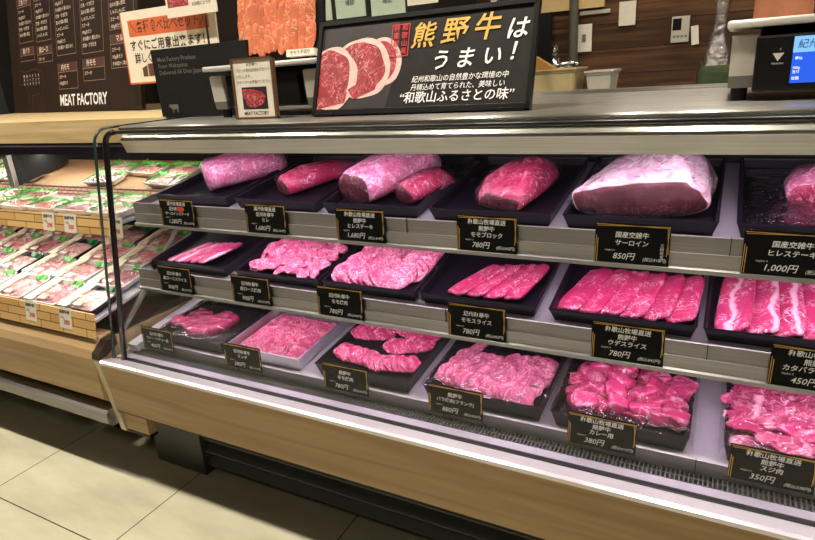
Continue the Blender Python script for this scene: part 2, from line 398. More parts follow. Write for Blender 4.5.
_dg = None
def text_mesh(body, size, bold=0.0, shear=0.0, align='CENTER', spacing=1.0, res=2):
    c = bpy.data.curves.new('lettering', 'FONT'); c.body = body; c.size = size; c.align_x = align; c.align_y = 'CENTER'
    c.offset = bold*size; c.shear = shear; c.resolution_u = res; c.space_character = spacing
    o = bpy.data.objects.new('lettering', c); COL.objects.link(o)
    bpy.context.view_layer.update()
    me = bpy.data.meshes.new_from_object(o.evaluated_get(bpy.context.evaluated_depsgraph_get()))
    bpy.data.objects.remove(o); bpy.data.curves.remove(c)
    return me
def lettering(name, lines, mat, parent, mw=None):
    """lines: (text, x, y, size, bold, shear, align, maxwidth) in the local XY plane, merged to one mesh"""
    bm = bmesh.new()
    for (s, x, y, size, bold, shear, align, mxw) in lines:
        me = text_mesh(s, size, bold, shear, align)
        n0 = len(bm.verts); bm.from_mesh(me); bm.verts.ensure_lookup_table()
        vs = bm.verts[n0:]
        if len(vs):
            x0 = min(v.co.x for v in vs); x1 = max(v.co.x for v in vs)
            k = min(1, mxw/(x1-x0)) if mxw and x1 > x0 else 1
            for v in vs: v.co.x = v.co.x*k+x; v.co.y += y
        bpy.data.meshes.remove(me)
    me = bpy.data.meshes.new(name); bm.to_mesh(me); bm.free(); me.materials.append(M[mat])
    o = bpy.data.objects.new(name, me); COL.objects.link(o); o.parent = parent
    if mw is not None: o.matrix_basis = mw
    return o
def quad_strip(bm, p, q, w, z=0):
    p = Vector((p[0], p[1], z)); q = Vector((q[0], q[1], z)); d = (q-p).normalized(); n = Vector((-d.y, d.x, 0))*w/2
    bm.faces.new([bm.verts.new(a) for a in (p-n, q-n, q+n, p+n)])
def poly(bm, pts, z=0):
    bm.faces.new([bm.verts.new((a, b, z)) for a, b in pts])
UP = RX(90)        # local XY plane stands up facing -Y

# ------------------------------------------------------------------ camera
cam_d = bpy.data.cameras.new('camera'); cam = bpy.data.objects.new('camera', cam_d); COL.objects.link(cam)
cam_d.sensor_width = 36; cam_d.lens = 594.47/815*36; cam_d.clip_start = .05
Rm = Matrix(((.88411838, -.09245682, .45802448), (.46242203, .31386111, -.82925091), (-.06708617, .94495658, .32024445)))
cam.matrix_world = T((0, 0, 1.24)) @ Rm.to_4x4()
SC.camera = cam
SC.view_settings.view_transform = 'Standard'; SC.view_settings.look = 'None'; SC.view_settings.gamma = 1
SC.view_settings.use_curve_mapping = False; SC.view_settings.exposure = 0.0

# ------------------------------------------------------------------ setting
struct(box('floor', (-7, -2.5, -.05), (3.5, 3.2, 0), 'floor'))
struct(box('ceiling', (-7, -2.5, 2.8), (3.5, 3.2, 2.85), 'ceiling'))
w = struct(box('wall_back', (-2.3, 2.90, 0), (3.5, 3.0, 2.8), 'wall_wood'))
struct(box('wall_back_left', (-7, 2.98, 0), (-2.3, 3.08, 2.8), 'dark_wall'))
struct(box('wall_left', (-6.6, -2.5, 0), (-6.5, 2.98, 2.8), 'void'))
struct(box('trim_1', (-.95, 2.87, 1.436), (-.53, 2.90, 1.60), 'cream_wall'))

# ------------------------------------------------------------------ glass-fronted case
XL, XR = -1.655, .95
case = thing('meat_showcase', 'long glass-fronted chilled meat counter with pale wood base and steel top', 'showcase', T((0, 0, 0)))
prism('base_panel', [(1.008, .270), (.998, .446), (1.03, .440), (1.05, .262)], XL, XR, 'base_wood', case)
prism('base_edge_strip', [(1.012, .262), (1.008, .269), (1.10, .262), (1.10, .250)], XL, XR, 'tray', case)
box('underside', (XL, 1.05, .235), (XR, 1.75, .25), 'black_matte', case)
box('kick_plate', (-1.67, 1.122, 0), (-1.44, 1.16, .236), 'kick', case)
bm = bmesh.new(); add_box(bm, (-1.44, 1.165, 0), (XR, 1.18, .236))
for z0 in (.04, .09, .14, .19):
    add_prism(bm, [(1.135, z0), (1.165, z0+.030), (1.165, z0+.022), (1.135, z0-.006)], -1.44, XR)
finish('louvre_panel', bm, 'kick', case)
prism('end_base_panel', [(1.030, .262), (1.030, .186), (1.036, .182), (1.06, .182), (1.06, .262)], XL, -1.552, 'base_wood', case)
prism('end_base_edge', [(1.029, .176), (1.029, .184), (1.06, .184), (1.06, .176)], XL, -1.550, 'tray', case)
box('gap_light_block', (-1.677, 1.15, 0), (XL-.001, 1.74, .43), 'black_matte', case)  # added block, stops light leaking down between the two cases
box('gap_light_cover', (-1.677, 1.062, .26), (XL-.001, 1.15, .43), 'black_matte', case)  # added in front of it to keep the stray light patch off the floor
box('side_light_block', (XL, 1.14, 0), (XL+.02, 1.75, .24), 'black_matte', case)  # added low side, shuts out light reaching the floor through the gap
box('end_panel', (XL, 1.05, .235), (XL+.018, 1.75, .44), 'inner', case)
prism('front_trim', [(.992, .438), (.991, .448), (.998, .4515), (1.030, .443), (1.0425, .440), (1.0425, .428)], XL, XR, 'front_rail', case)
prism('lower_ledge', [(1.053, .428), (1.053, .438), (1.083, .440), (1.083, .428)], XL+.02, XR, 'lilac_stripe', case)
bm = bmesh.new(); add_box(bm, (XL+.02, 1.083, .40), (XR, 1.122, .425))
finish('grille_tray', bm, 'grille', case)
bm = bmesh.new()
x = XL+.03
while x < XR-.02:
    add_box(bm, (x, 1.083, .430), (x+.0025, 1.120, .441)); x += .0085
add_box(bm, (XL+.02, 1.100, .430), (XR, 1.102, .4405))
finish('air_grille', bm, 'grille_bar', case)
prism('well_side_panel', [(1.06, .40), (1.06, .452), (1.66, .545), (1.66, .40)], XL+.018, XL+.026, 'inner', case)
bm = bmesh.new()
add_box(bm, (XL+.02, 0, -.012), (XL+.062, .56, .010), T((0, 1.085, .462)) @ RX(9))
finish('end_sill', bm, 'deck', case)

ROW = {1: (1.235, .925, 9), 2: (1.205, .717, 12), 3: (1.16, .489, 6)}
def MR(r): return T((0, ROW[r][0], ROW[r][1])) @ RX(ROW[r][2])
WF = -.022          # tray floor below rim
RAIL = {1: (1.190, .843, .908), 2: (1.157, .645, .706), 3: (1.118, .443, .474)}
for r in (1, 2, 3):
    yb, z0, z1 = RAIL[r]
    x0 = -1.60
    bm = bmesh.new(); add_box(bm, (x0, yb-ROW[r][0]+.004, -.0415-.010*(r == 3)), (XR-.02, .46, -.0352-.010*(r == 3)), MR(r))
    finish('shelf_deck', bm, 'deck', case)
    prism('price_rail', [(yb, z0), (yb-.003, z1), (yb+.001, z1+.0005), (yb+.006, z0)], x0, XR-.02, 'rail', case)
    if r < 3:
        zm = z0+(z1-z0)*.50
        prism('price_rail_lip', [(yb-.012, z0-.006), (yb-.012, z0+.002), (yb-.0052, z0+.004), (yb-.0062, zm), (yb-.0022, zm), (yb+.006, z0+.002), (yb+.006, z0-.006)], x0, XR-.02, 'rail_lip', case)
    for xx in ((-1.35, -.65, .02, .6) if r == 1 else (-1.2, -.545, .0, .7)):
        box('rail_joint', (xx, yb-.0042, z0+.001), (xx+.0014, yb+.001, z1+.0015), 'seal', case)
    # end bracket of each shelf
    if r < 3:
        bm = bmesh.new(); add_prism(bm, [(yb+.006, z0+.01), (yb+.006, z1), (1.66, z1+.06), (1.66, z1-.03)], x0-.003, x0)
        finish('shelf_bracket', bm, 'rail', case)
box('back_panel', (XL+.02, 1.70, .42), (XR, 1.72, 1.10), 'black', case)
# canopy
prism('canopy_fascia', [(1.172, 1.062), (1.158, 1.096), (1.1565, 1.098), (1.1700, 1.114), (1.186, 1.114), (1.190, 1.062)], -1.555, XR, 'fascia', case)
prism('canopy_lining', [(1.18, 1.085), (1.70, 1.085), (1.70, 1.100), (1.18, 1.100)], -1.555, XR, 'black_matte', case)
bm = bmesh.new()
add_prism(bm, [(1.168, 1.1275), (1.167, 1.1365), (1.173, 1.1385), (1.79, 1.1385), (1.79, 1.149), (1.81, 1.149), (1.81, 1.12), (1.79, 1.1275)], -1.56, XR)
finish('steel_top', bm, 'steel_top', case)
prism('top_nosing', [(1.1645, 1.1285), (1.1635, 1.1345), (1.167, 1.1365), (1.168, 1.1285)], -1.56, XR, 'steel', case)
box('rear_doors', (-1.56, 1.75, .25), (XR, 1.79, 1.1275), 'rail', case)
# glazing
def gy(z): return 1.046+(z-.437)*.1567
prism('front_glass', [(gy(.440), .440), (gy(1.118), 1.118), (gy(1.118)+.006, 1.118), (gy(.440)+.006, .440)], -1.612, XR, 'glass', case)
arc = [(1.141+.05*(1-math.cos(a))-.0, 1.085+.048*math.sin(a)) for a in [k*math.pi/16 for k in range(0, 9)]]
pe = [(1.039, .437)] + arc + [(1.70, 1.133), (1.70, .437)]
prism('end_glass', pe, XL+.002, XL+.010, 'glass', case)
bm = bmesh.new(); add_tube(bm, [(XL+.006, p[0]-.001, p[1]) for p in pe[:-1]], .0042, 6)
finish('glass_edge', bm, 'glass_edge', case, smooth=True)
bm = bmesh.new()
zc = 1.09
path = [(-1.608, gy(.44)-.002, .44), (-1.608, gy(.8)-.002, .8), (-1.608, gy(zc)-.002, zc)]
for k in range(1, 7):
    a = k*math.pi/12; path.append((-1.608+.034*(1-math.cos(a)), gy(zc)+.0015*k-.002, zc+.033*math.sin(a)))
path.append((XR, gy(1.118)-.002, 1.1235))
add_tube(bm, path[:-1], .0085, 8); add_tube(bm, path[-2:], .005, 8)
finish('glass_seal', bm, 'seal', case, smooth=True)
prism('bottom_glass_seal', [(1.0425, .4395), (1.0425, .444), (1.053, .4445), (1.053, .4395)], -1.612, XR, 'seal', case)
# LED strips
def led(name, y, z, x0, x1):
    bm = bmesh.new(); add_box(bm, (x0, y, z), (x1, y+.02, z+.008))
    finish(name, bm, 'lamp_pink', case)
def area(name, loc, rot, sx, sy, power, col, shape='RECTANGLE', spread=None):
    d = bpy.data.lights.new(name, 'AREA'); d.shape = shape; d.size = sx; d.size_y = sy; d.energy = power; d.color = col
    if spread: d.spread = rad(spread)
    o = bpy.data.objects.new(name, d); COL.objects.link(o); o.location = loc; o.rotation_euler = rot
    return o
PINK = (1.0, .78, .95)
led('led_strip', 1.20, 1.075, -1.54, .9)
area('canopy_light', (-.32, 1.21, 1.072), (rad(28), 0, 0), 2.44, .03, 6, PINK)
for r in (1, 2):
    yb, z0, z1 = RAIL[r]
    led('led_strip', yb+.012, z0+.003, -1.58, .9)
    area('shelf_light', (-.34, yb+.022, z0-.001), (rad(30), 0, 0), 2.44, .02, 4.4, PINK)

# ------------------------------------------------------------------ trays
TH_ = {1: .0345, 2: .0345, 3: .0445}
def tray_bm(W, D, h=.034, fl=.010, lip=.006, t=.0018):
    bm = bmesh.new()
    def ring(inset, z):
        return [bm.verts.new((x, y, z)) for x, y in ((-W/2+inset, inset), (W/2-inset, inset), (W/2-inset, D-inset), (-W/2+inset, D-inset))]
    rings = [ring(fl+.001, -h), ring(0.002, -.002), ring(-lip*0, 0), ring(lip, 0), ring(lip+.002, -.003), ring(fl+.002, -.0235)]
    for a, b in zip(rings, rings[1:]):
        for k in range(4): bm.faces.new((a[k], a[(k+1) % 4], b[(k+1) % 4], b[k]))
    bm.faces.new(rings[0][::-1]); bm.faces.new(rings[-1])
    es = [e for e in bm.edges]
    bmesh.ops.bevel(bm, geom=es, offset=.0012, segments=1, affect='EDGES')
    return bm
def film_bm(W, D, seed, top=.004, over=.016, nx=44, ny=34, amp=.006, lift=None):
    """loose wrinkled sheet laid over a tray and tucked down at its sides"""
    bm = bmesh.new(); g = []
    rnd = random.Random(seed)
    for j in range(ny+1):
        row = []
        for i in range(nx+1):
            u = (i/nx-.5)*(W+2*over); v = (j/ny)*(D+over)-over*.5
            du = max(0, abs(u)-W/2); e = du/max(over, 1e-6)
            z = top-e*.022
            q = noise.fractal(Vector((u*16+seed*3.1, v*9, seed)), .9, 2.2, 3)
            edge = math.exp(-((abs(u)-W/2)/.018)**2)
            z += amp*q*(.5+1.6*edge)
            if lift: z += lift(u, v)
            row.append(bm.verts.new((u*(1-.04*e)+edge*.004*q, v, z)))
        g.append(row)
    for j in range(ny):
        for i in range(nx): bm.faces.new((g[j][i], g[j][i+1], g[j+1][i+1], g[j+1][i]))
    return bm
TX = {1: [(-1.555, -1.260), (-1.233, -.944), (-.928, -.644), (-.617, -.320), (-.300, -.001), (.026, .325)],
      2: [(-1.600, -1.284), (-1.246, -.943), (-.934, -.650), (-.644, -.344), (-.320, -.020), (-.012, .300)],
      3: [(-1.588, -1.306), (-1.289, -1.010), (-.957, -.662), (-.623, -.319), (-.301, -.014), (.046, .340)]}
DEP = {1: .40, 2: .39, 3: .40}
TLAB = {
 (1, 1): 'black tray under the pale wrapped roll at the left end of the top shelf',
 (1, 2): 'black tray under the slim wrapped fillet on the top shelf',
 (1, 3): 'black tray holding two wrapped pieces side by side on the top shelf',
 (1, 4): 'black tray under the single netted red block mid top shelf',
 (1, 5): 'black tray under the biggest block with dark cut face on the top shelf',
 (1, 6): 'black tray with creased film inside at the right end of the top shelf',
 (2, 1): 'black tray of long pink strips at the left end of the middle shelf',
 (2, 2): 'black tray of small chopped slices on the middle shelf',
 (2, 3): 'black tray of ruffled slice rows on the middle shelf',
 (2, 4): 'black tray of broad red slices fanned on the right half, middle shelf',
 (2, 5): 'black tray filled with broad marbled slices right of centre on the middle shelf',
 (2, 6): 'black tray of fat-striped broad slices at the right end of the middle shelf',
 (3, 1): 'film-covered tray of meat pieces at the left end of the bottom deck',
 (3, 2): 'silvery tray full of minced meat on the bottom deck',
 (3, 3): 'black tray of five small fanned stacks on the bottom deck',
 (3, 4): 'film-covered tray of thin ruffled slices in the middle of the bottom deck',
 (3, 5): 'film-covered tray of chunky diced meat on the bottom deck',
 (3, 6): 'film-covered tray of heaped ragged strips at the right end of the bottom deck'}
for r in TX:
    for i, (a, b) in enumerate(TX[r], 1):
        W = b-a
        t = thing('meat_tray', TLAB[(r, i)], 'tray', MR(r) @ T(((a+b)/2, 0, 0)), 'meat trays in the glass case')
        white = (r, i) == (3, 2)
        finish('pan', tray_bm(W, DEP[r], TH_[r]), 'tray_white' if white else 'tray', t)
        if r == 3 and i in (1, 4, 5, 6):
            lf = {1: .010, 4: .012, 5: .016, 6: .030}[i]
            finish('plastic_film', film_bm(W-.004, DEP[r]-.03, 7*i+r, top=.006, lift=lambda u, v, W=W, lf=lf: lf*max(0, 1-(2*u/W)**4)*min(1, max(0, v*9))*min(1, max(0, (.36-v)*6))), 'film_loose', t, smooth=True)
        if (r, i) == (1, 6):
            finish('plastic_film', film_bm(W-.03, DEP[r]-.05, 99, top=-.012, over=.0, amp=.008), 'film_crackle', t, smooth=True)

# ------------------------------------------------------------------ meat shapes
def slab_mesh(name, w, h, th, seed, mat, jag=.06, bend=0.0, exp=3.0, nseg=26, wav=.0):
    """thin slice: superellipse outline with irregular edge, thickness th, bent about X"""
    rnd = random.Random(seed); bm = bmesh.new()
    prof = [(0, 1), (.4, 1), (.75, 1), (.93, .92), (1.0, .5), (.97, .0)]
    out = []
    for k in range(nseg):
        a = 2*math.pi*k/nseg; c, s = math.cos(a), math.sin(a)
        rr = 1/((abs(c)**exp+abs(s)**exp)**(1/exp))
        rr *= 1+jag*(noise.noise(Vector((c*1.7+seed*9.1, s*1.7, seed*.37)))*1.6+rnd.uniform(-.25, .25))
        out.append((c*rr*w/2, s*rr*h/2))
    def zf(x, y):
        z = bend*((2*y/h)**2)*h + wav*math.sin(x/w*9+seed)*.5
        return z + .0016*noise.noise(Vector((x*45+seed, y*45, 0)))
    rings = []
    for f, tz in prof[1:]:
        rings.append([bm.verts.new((x*f, y*f, zf(x*f, y*f)+th*tz)) for x, y in out])
    ct = bm.verts.new((0, 0, zf(0, 0)+th))
    for k in range(nseg): bm.faces.new((ct, rings[0][k], rings[0][(k+1) % nseg]))
    for a, b in zip(rings, rings[1:]):
        for k in range(nseg): bm.faces.new((a[k], b[k], b[(k+1) % nseg], a[(k+1) % nseg]))
    for f in (.5,):
        b = [bm.verts.new((x*f, y*f, zf(x*f, y*f))) for x, y in out]
        for k in range(nseg): bm.faces.new((rings[-1][k], b[k], b[(k+1) % nseg], rings[-1][(k+1) % nseg]))
        bm.faces.new(b[::-1])
    bmesh.ops.recalc_face_normals(bm, faces=bm.faces)
    me = bpy.data.meshes.new(name); bm.to_mesh(me); bm.free(); me.materials.append(M[mat])
    me.polygons.foreach_set('use_smooth', [True]*len(me.polygons))
    return me
def chunk_mesh(name, sx, sy, sz, seed, mat, rnd_amt=.35, amp=.22):
    bm = bmesh.new(); bmesh.ops.create_cube(bm, size=2)
    bmesh.ops.subdivide_edges(bm, edges=bm.edges[:], cuts=4, use_grid_fill=True)
    for v in bm.verts:
        s = v.co.normalized()*1.25
        v.co = v.co.lerp(s, rnd_amt)
        n = noise.noise_vector(v.co*.9+Vector((seed*5.3, seed*1.7, seed)))
        v.co += n*amp
        v.co = Vector((v.co.x*sx/2, v.co.y*sy/2, v.co.z*sz/2+sz/2))
    me = bpy.data.meshes.new(name); bm.to_mesh(me); bm.free(); me.materials.append(M[mat])
    me.polygons.foreach_set('use_smooth', [True]*len(me.polygons))
    return me
def put(name, me, mw, label, cat='meat', group=None):
    o = bpy.data.objects.new(name, me); COL.objects.link(o); o.matrix_world = mw
    return tag(o, label, cat, group)
ORD = ['first', 'second', 'third', 'fourth', 'fifth', 'sixth', 'seventh', 'eighth', 'ninth', 'tenth']

def loft(bm, secs, nseg=28, seed=0, amp=.004, freq=22, caps=(True, True)):
    """secs: (y, cx, w, h, z0, exponent, skew). closed rounded sections in XZ with flat underside"""
    rings = []
    for (y, cx, w, h, z0, ex, sk) in secs:
        ring = []
        for k in range(nseg):
            a = 2*math.pi*k/nseg; c, s = math.cos(a), math.sin(a)
            px = math.copysign(abs(c)**(2/ex), c); pz = math.copysign(abs(s)**(2/ex), s)
            if pz < 0: pz *= .55
            zz = (pz+.55)/1.55*h
            zz *= 1+sk*px
            xx = cx+px*w/2
            n = noise.fractal(Vector((xx*freq+seed*7, y*freq, zz*freq)), 1, 2, 2)
            k2 = 1+amp*n/max(.01, h/2)
            ring.append(bm.verts.new((cx+(xx-cx)*k2, y+amp*.5*n, z0+max(0.0, zz*k2))))
        rings.append(ring)
    for a, b in zip(rings, rings[1:]):
        for k in range(nseg): bm.faces.new((a[k], a[(k+1) % nseg], b[(k+1) % nseg], b[k]))
    if caps[0]: bm.faces.new(rings[0])
    if caps[1]: bm.faces.new(rings[-1][::-1])
    return rings
def cap_obj(ring_co, name, mat, parent, off=-.0012, shrink=.985):
    bm = bmesh.new(); n = len(ring_co)
    c = sum((Vector(p) for p in ring_co), Vector())/n
    rs = []
    for f, d in ((shrink, 0), (shrink*.98, off), (.6, off*1.3)):
        rs.append([bm.verts.new(c+(Vector(p)-c)*f+Vector((0, d, 0))) for p in ring_co])
    for a, b in zip(rs, rs[1:]):
        for k in range(n): bm.faces.new((a[k], a[(k+1) % n], b[(k+1) % n], b[k]))
    bm.faces.new(rs[-1])
    return finish(name, bm, mat, parent, smooth=True)
def block(name, label, row, u, v, yaw, secs, mat, facemat, seed, wrap=True, wrapmat='film_tight', amp=.004, tail=None):
    t = thing(name, label, 'meat', MR(row) @ T((u, v, WF)) @ RZ(yaw))
    bm = bmesh.new(); rings = loft(bm, secs, seed=seed, amp=amp)
    co = [v_.co.copy() for v_ in rings[0]]
    finish('meat_body', bm, mat, t, smooth=True)
    cap_obj(co, 'cut_face', facemat, t)
    if wrap:
        bm = bmesh.new()
        s2 = [(y+(-.004 if i == 0 else (.006 if i == len(secs)-1 else 0)), cx, w+.006, h+.005, z0, ex, sk) for i, (y, cx, w, h, z0, ex, sk) in enumerate(secs)]
        loft(bm, s2, seed=seed+3, amp=amp*1.6, freq=38)
        if tail:
            (ty, tx, tw, tl) = tail
            g = []
            for j in range(9):
                g.append([bm.verts.new((tx+(i/10-.5)*tw*(.5+.6*j/8), ty+tl*j/8, .012+.012*math.sin(i*1.9+j)*(.3+j/8)+.010*noise.noise(Vector((i*.7, j*.8, seed))))) for i in range(11)])
            for j in range(8):
                for i in range(10): bm.faces.new((g[j][i], g[j][i+1], g[j+1][i+1], g[j+1][i]))
        finish('plastic_wrap', bm, wrapmat, t, smooth=True)
    return t
# --- top shelf blocks
block('meat_roll', 'fat pale-pink wrapped beef roll at the left end of the top shelf', 1, -1.438, .112, -36,
      [(0, 0, .118, .075, 0, 2.5, 0), (.012, 0, .135, .088, 0, 2.4, 0), (.08, 0, .142, .092, 0, 2.3, 0), (.16, 0, .136, .086, 0, 2.3, 0), (.225, 0, .118, .072, 0, 2.2, 0), (.255, 0, .07, .045, .008, 2, 0)],
      'block_pink', 'block_pink', 1, tail=(.25, 0, .09, .03))
block('beef_fillet', 'slim wrapped pink fillet tapering back, second from left on the top shelf', 1, -1.125, .095, -27,
      [(0, 0, .075, .048, 0, 2.4, 0), (.012, 0, .092, .058, 0, 2.3, 0), (.08, 0, .098, .060, 0, 2.2, 0), (.17, 0, .088, .052, 0, 2.2, 0), (.23, 0, .060, .036, 0, 2.2, 0), (.255, 0, .03, .02, .006, 2, 0)],
      'block_red', 'cut_dark', 2, tail=(.24, 0, .085, .06))
block('beef_block', 'big wrapped marbled block, left piece of the pair on the top shelf', 1, -.858, .062, -20,
      [(0, 0, .125, .078, 0, 2.6, 0), (.010, 0, .138, .088, 0, 2.5, 0), (.10, .0, .146, .102, 0, 2.4, 0), (.19, .005, .140, .104, 0, 2.3, 0), (.255, .010, .118, .088, 0, 2.2, 0), (.285, .01, .07, .05, .01, 2, 0)],
      'block_pink', 'cut_dark', 3, tail=(.28, .02, .09, .03))
block('beef_chunk', 'smaller wrapped piece with dark red end, right piece of the pair on the top shelf', 1, -.716, .072, -20,
      [(0, 0, .062, .046, 0, 2.6, 0), (.008, 0, .070, .052, 0, 2.5, 0), (.07, .0, .078, .056, 0, 2.4, 0), (.13, .0, .072, .050, 0, 2.3, 0), (.165, .0, .048, .032, 0, 2.2, 0)],
      'block_red', 'cut_dark', 4, tail=(.15, .01, .10, .09))
block('beef_block', 'veined red wrapped block alone in its tray mid top shelf', 1, -.462, .062, -12,
      [(0, 0, .118, .038, 0, 2.8, 0), (.010, 0, .130, .048, 0, 2.6, 0), (.06, .0, .140, .076, 0, 2.4, 0), (.13, .005, .134, .086, 0, 2.3, 0), (.19, .008, .106, .070, 0, 2.2, 0), (.22, .01, .06, .04, .008, 2, 0)],
      'block_red', 'cut_dark', 5, tail=(.205, .03, .09, .035))
block('sirloin_block', 'largest block on the top shelf, dark brown cut face under white fat', 1, -.158, .058, 4,
      [(0, 0, .258, .078, 0, 2.5, .12), (.006, 0, .264, .084, 0, 2.45, .14), (.04, .008, .262, .096, 0, 2.4, .16), (.09, .014, .252, .108, 0, 2.4, .18), (.14, .024, .222, .108, 0, 2.3, .14), (.185, .036, .160, .088, 0, 2.2, .05), (.20, .038, .11, .05, .01, 2, 0)],
      'fat_cap', 'cut_dark', 6, wrap=True, wrapmat='film_tight', amp=.005, tail=(.10, .14, .03, .05))
block('beef_chunk', 'small pink wrapped piece half out of sight at the right end of the top shelf', 1, .165, .150, -10,
      [(0, 0, .11, .045, 0, 2.5, 0), (.01, 0, .125, .055, 0, 2.4, 0), (.07, 0, .13, .062, 0, 2.3, 0), (.13, 0, .11, .05, 0, 2.3, 0), (.16, 0, .06, .03, .005, 2, 0)],
      'block_pink', 'block_red', 8, tail=(-.02, -.05, .10, .04))

# --- middle shelf
rnd = random.Random(5)
for k in range(5):      # long strips
    u = -1.522+k*.037; me = slab_mesh('beef_strip', .047, .150, .009, 20+k, 'meat_stripe', jag=.04, exp=6)
    put('beef_strip', me, MR(2) @ T((u, .098-.003*k, WF+.001+.004*k)) @ RZ(-27+k*1.5) @ RY(-12),
        f'{ORD[k]} pink strip from the left in the leftmost middle-shelf tray', 'meat', 'long strips in the leftmost middle tray')
chop = [slab_mesh('beef_piece', .055+.01*(k % 3), .036+.006*(k % 2), .006, 30+k, 'meat_pale', jag=.16, exp=2.6, bend=.10, wav=.004) for k in range(6)]
for k in range(52):
    a = (k % 9)/8; b = (k//9)/5
    u = -1.200+a*.205+rnd.uniform(-.012, .012); v = .050+b*.165+rnd.uniform(-.01, .01)
    hgt = .020*(1-abs(a-.5)*1.2)*(1-abs(b-.45)*1.1)
    put('beef_piece', chop[k % 6], MR(2) @ T((u, v, WF+.004+max(0, hgt)+rnd.uniform(0, .006))) @ RZ(rnd.uniform(-60, 60)) @ RX(rnd.uniform(4, 30)) @ RY(rnd.uniform(-16, 16)),
        'small pale slice in the chopped heap, second middle-shelf tray from left', 'meat', 'chopped slices in the second middle tray')
def fan(row, u0, v0, du, dv, n, meshes, yaw, tilt, label, group, lift=0.0, h=.05, jit=.003, rise=0.0):
    """overlapping slices laid like dominoes from (u0,v0) along (du,dv)"""
    for k in range(n):
        u = u0+du*k/(n-1) if n > 1 else u0; v = v0+dv*k/(n-1) if n > 1 else v0
        put('beef_slice', meshes[k % len(meshes)], MR(row) @ T((u+rnd.uniform(-jit, jit), v+rnd.uniform(-jit, jit), WF+.003+lift+rise*k+math.sin(rad(tilt))*h*.42)) @ RZ(yaw+rnd.uniform(-5, 5)) @ RX(tilt+rnd.uniform(-4, 4)) @ RY(rnd.uniform(-5, 5)),
            label, 'meat', group)
sl3 = [slab_mesh('beef_slice', .082, .058, .0065, 40+k, 'meat_pale', jag=.10, exp=2.6, bend=.06, wav=.004) for k in range(4)]
for (u0, v0, du, dv, n, nm, lab) in [(-.895, .060, .125, -.004, 8, 0, 'near row on the left'), (-.885, .115, .120, .002, 8, 0, 'middle row on the left'), (-.872, .180, .100, .006, 7, 0, 'far row on the left'),
                                    (-.735, .050, .045, .085, 7, 0, 'near column on the right'), (-.715, .150, .035, .10, 7, 0, 'far column on the right')]:
    fan(2, u0, v0, du, dv, n, sl3, 68 if 'row' in lab else 30, 36, f'ruffled slice in the {lab}, third middle-shelf tray from left', f'{lab} of ruffled slices')
for k, (u, v, yw, w, h) in enumerate([(-.528, .110, -26, .066, .165), (-.484, .112, -20, .062, .170), (-.442, .114, -16, .062, .175), (-.402, .116, -12, .056, .172)]):
    me = slab_mesh('beef_slice', w, h, .010, 60+k, 'meat_rich', jag=.03, exp=7, wav=.003)
    put('beef_slice', me, MR(2) @ T((u, v, WF+.003+.002*k)) @ RZ(yw) @ RY(-12), f'broad deep-pink slice, {ORD[k]} from the left in the half-empty middle-shelf tray', 'meat', 'broad slices in the half-empty tray')
for k in range(6):
    u = -.262+k*.042; me = slab_mesh('beef_slice', .066, .200-.004*k, .010, 70+k, 'meat_rich', jag=.035, exp=7, wav=.004)
    put('beef_slice', me, MR(2) @ T((u, .122-.004*k, WF+.003+.0025*k)) @ RZ(-16+k*2.6) @ RY(-14), f'broad marbled slice, {ORD[k]} from the left in the full tray right of centre, middle shelf', 'meat', 'broad slices in the fifth middle tray')
for k in range(6):
    u = .045+k*.044; me = slab_mesh('beef_slice', .068, .225, .010, 80+k, 'meat_stripe' if k < 3 else 'meat', jag=.035, exp=7, wav=.005)
    put('beef_slice', me, MR(2) @ T((u, .132, WF+.003+.0025*k)) @ RZ(-3+k*2) @ RY(-14), f'broad fat-streaked slice, {ORD[k]} from the left in the rightmost middle-shelf tray', 'meat', 'broad slices in the rightmost middle tray')

# --- bottom deck
pcs = [chunk_mesh('meat_piece', .075, .05, .03, 90+k, 'meat', .45, .25) for k in range(3)]
for k, (u, v, yw) in enumerate([(-1.555, .085, 20), (-1.50, .070, -30), (-1.445, .055, 10), (-1.40, .09, 60), (-1.52, .135, -10), (-1.455, .115, 35), (-1.41, .145, -20)]):
    put('meat_piece', pcs[k % 3], MR(3) @ T((u, v, WF+.001)) @ RZ(yw), 'irregular pink piece under the film, leftmost tray of the bottom deck', 'meat', 'pieces in the leftmost bottom tray')
def mince():
    bm = bmesh.new(); rr = random.Random(3)
    def hz(u, v): 
        e = min(1, (1-abs(u)/.120)*3.2) * min(1, (v-.018)*22) * min(1, (.245-v)*14)
        return max(0, e)*.026
    nx, ny = 40, 36; g = []
    for j in range(ny+1):
        g.append([bm.verts.new(((i/nx-.5)*.236, .022+j/ny*.22, .0008+hz((i/nx-.5)*.236, .022+j/ny*.22)*.9+.002*noise.noise(Vector((i*.8, j*.8, 0))))) for i in range(nx+1)])
    for j in range(ny):
        for i in range(nx): bm.faces.new((g[j][i], g[j][i+1], g[j+1][i+1], g[j+1][i]))
    for k in range(900):
        u = rr.uniform(-.112, .112); v = rr.uniform(.028, .236); a = rr.uniform(0, 6.28); z = hz(u, v)*.95+.0015; pts = []
        for s in range(5):
            pts.append((u, v, max(.003, z+rr.uniform(-.001, .002)))); a += rr.uniform(-.7, .7); u += math.cos(a)*.0045; v += math.sin(a)*.0045
            u = max(-.116, min(.116, u)); v = max(.024, min(.24, v)); z = hz(u, v)*.95+.0015
        add_tube(bm, pts, .0021, 5)
    return bm
o = finish('minced_beef', mince(), 'mince', None, MR(3) @ T((-1.149, 0, WF)), smooth=True)
tag(o, 'bed of pink minced beef filling the silvery tray on the bottom deck', 'meat'); o['kind'] = 'stuff'
sl5 = [slab_mesh('beef_slice', .060, .044, .0065, 100+k, 'meat_rich' if k % 2 else 'meat', jag=.10, exp=2.6, bend=.05, wav=.003) for k in range(4)]
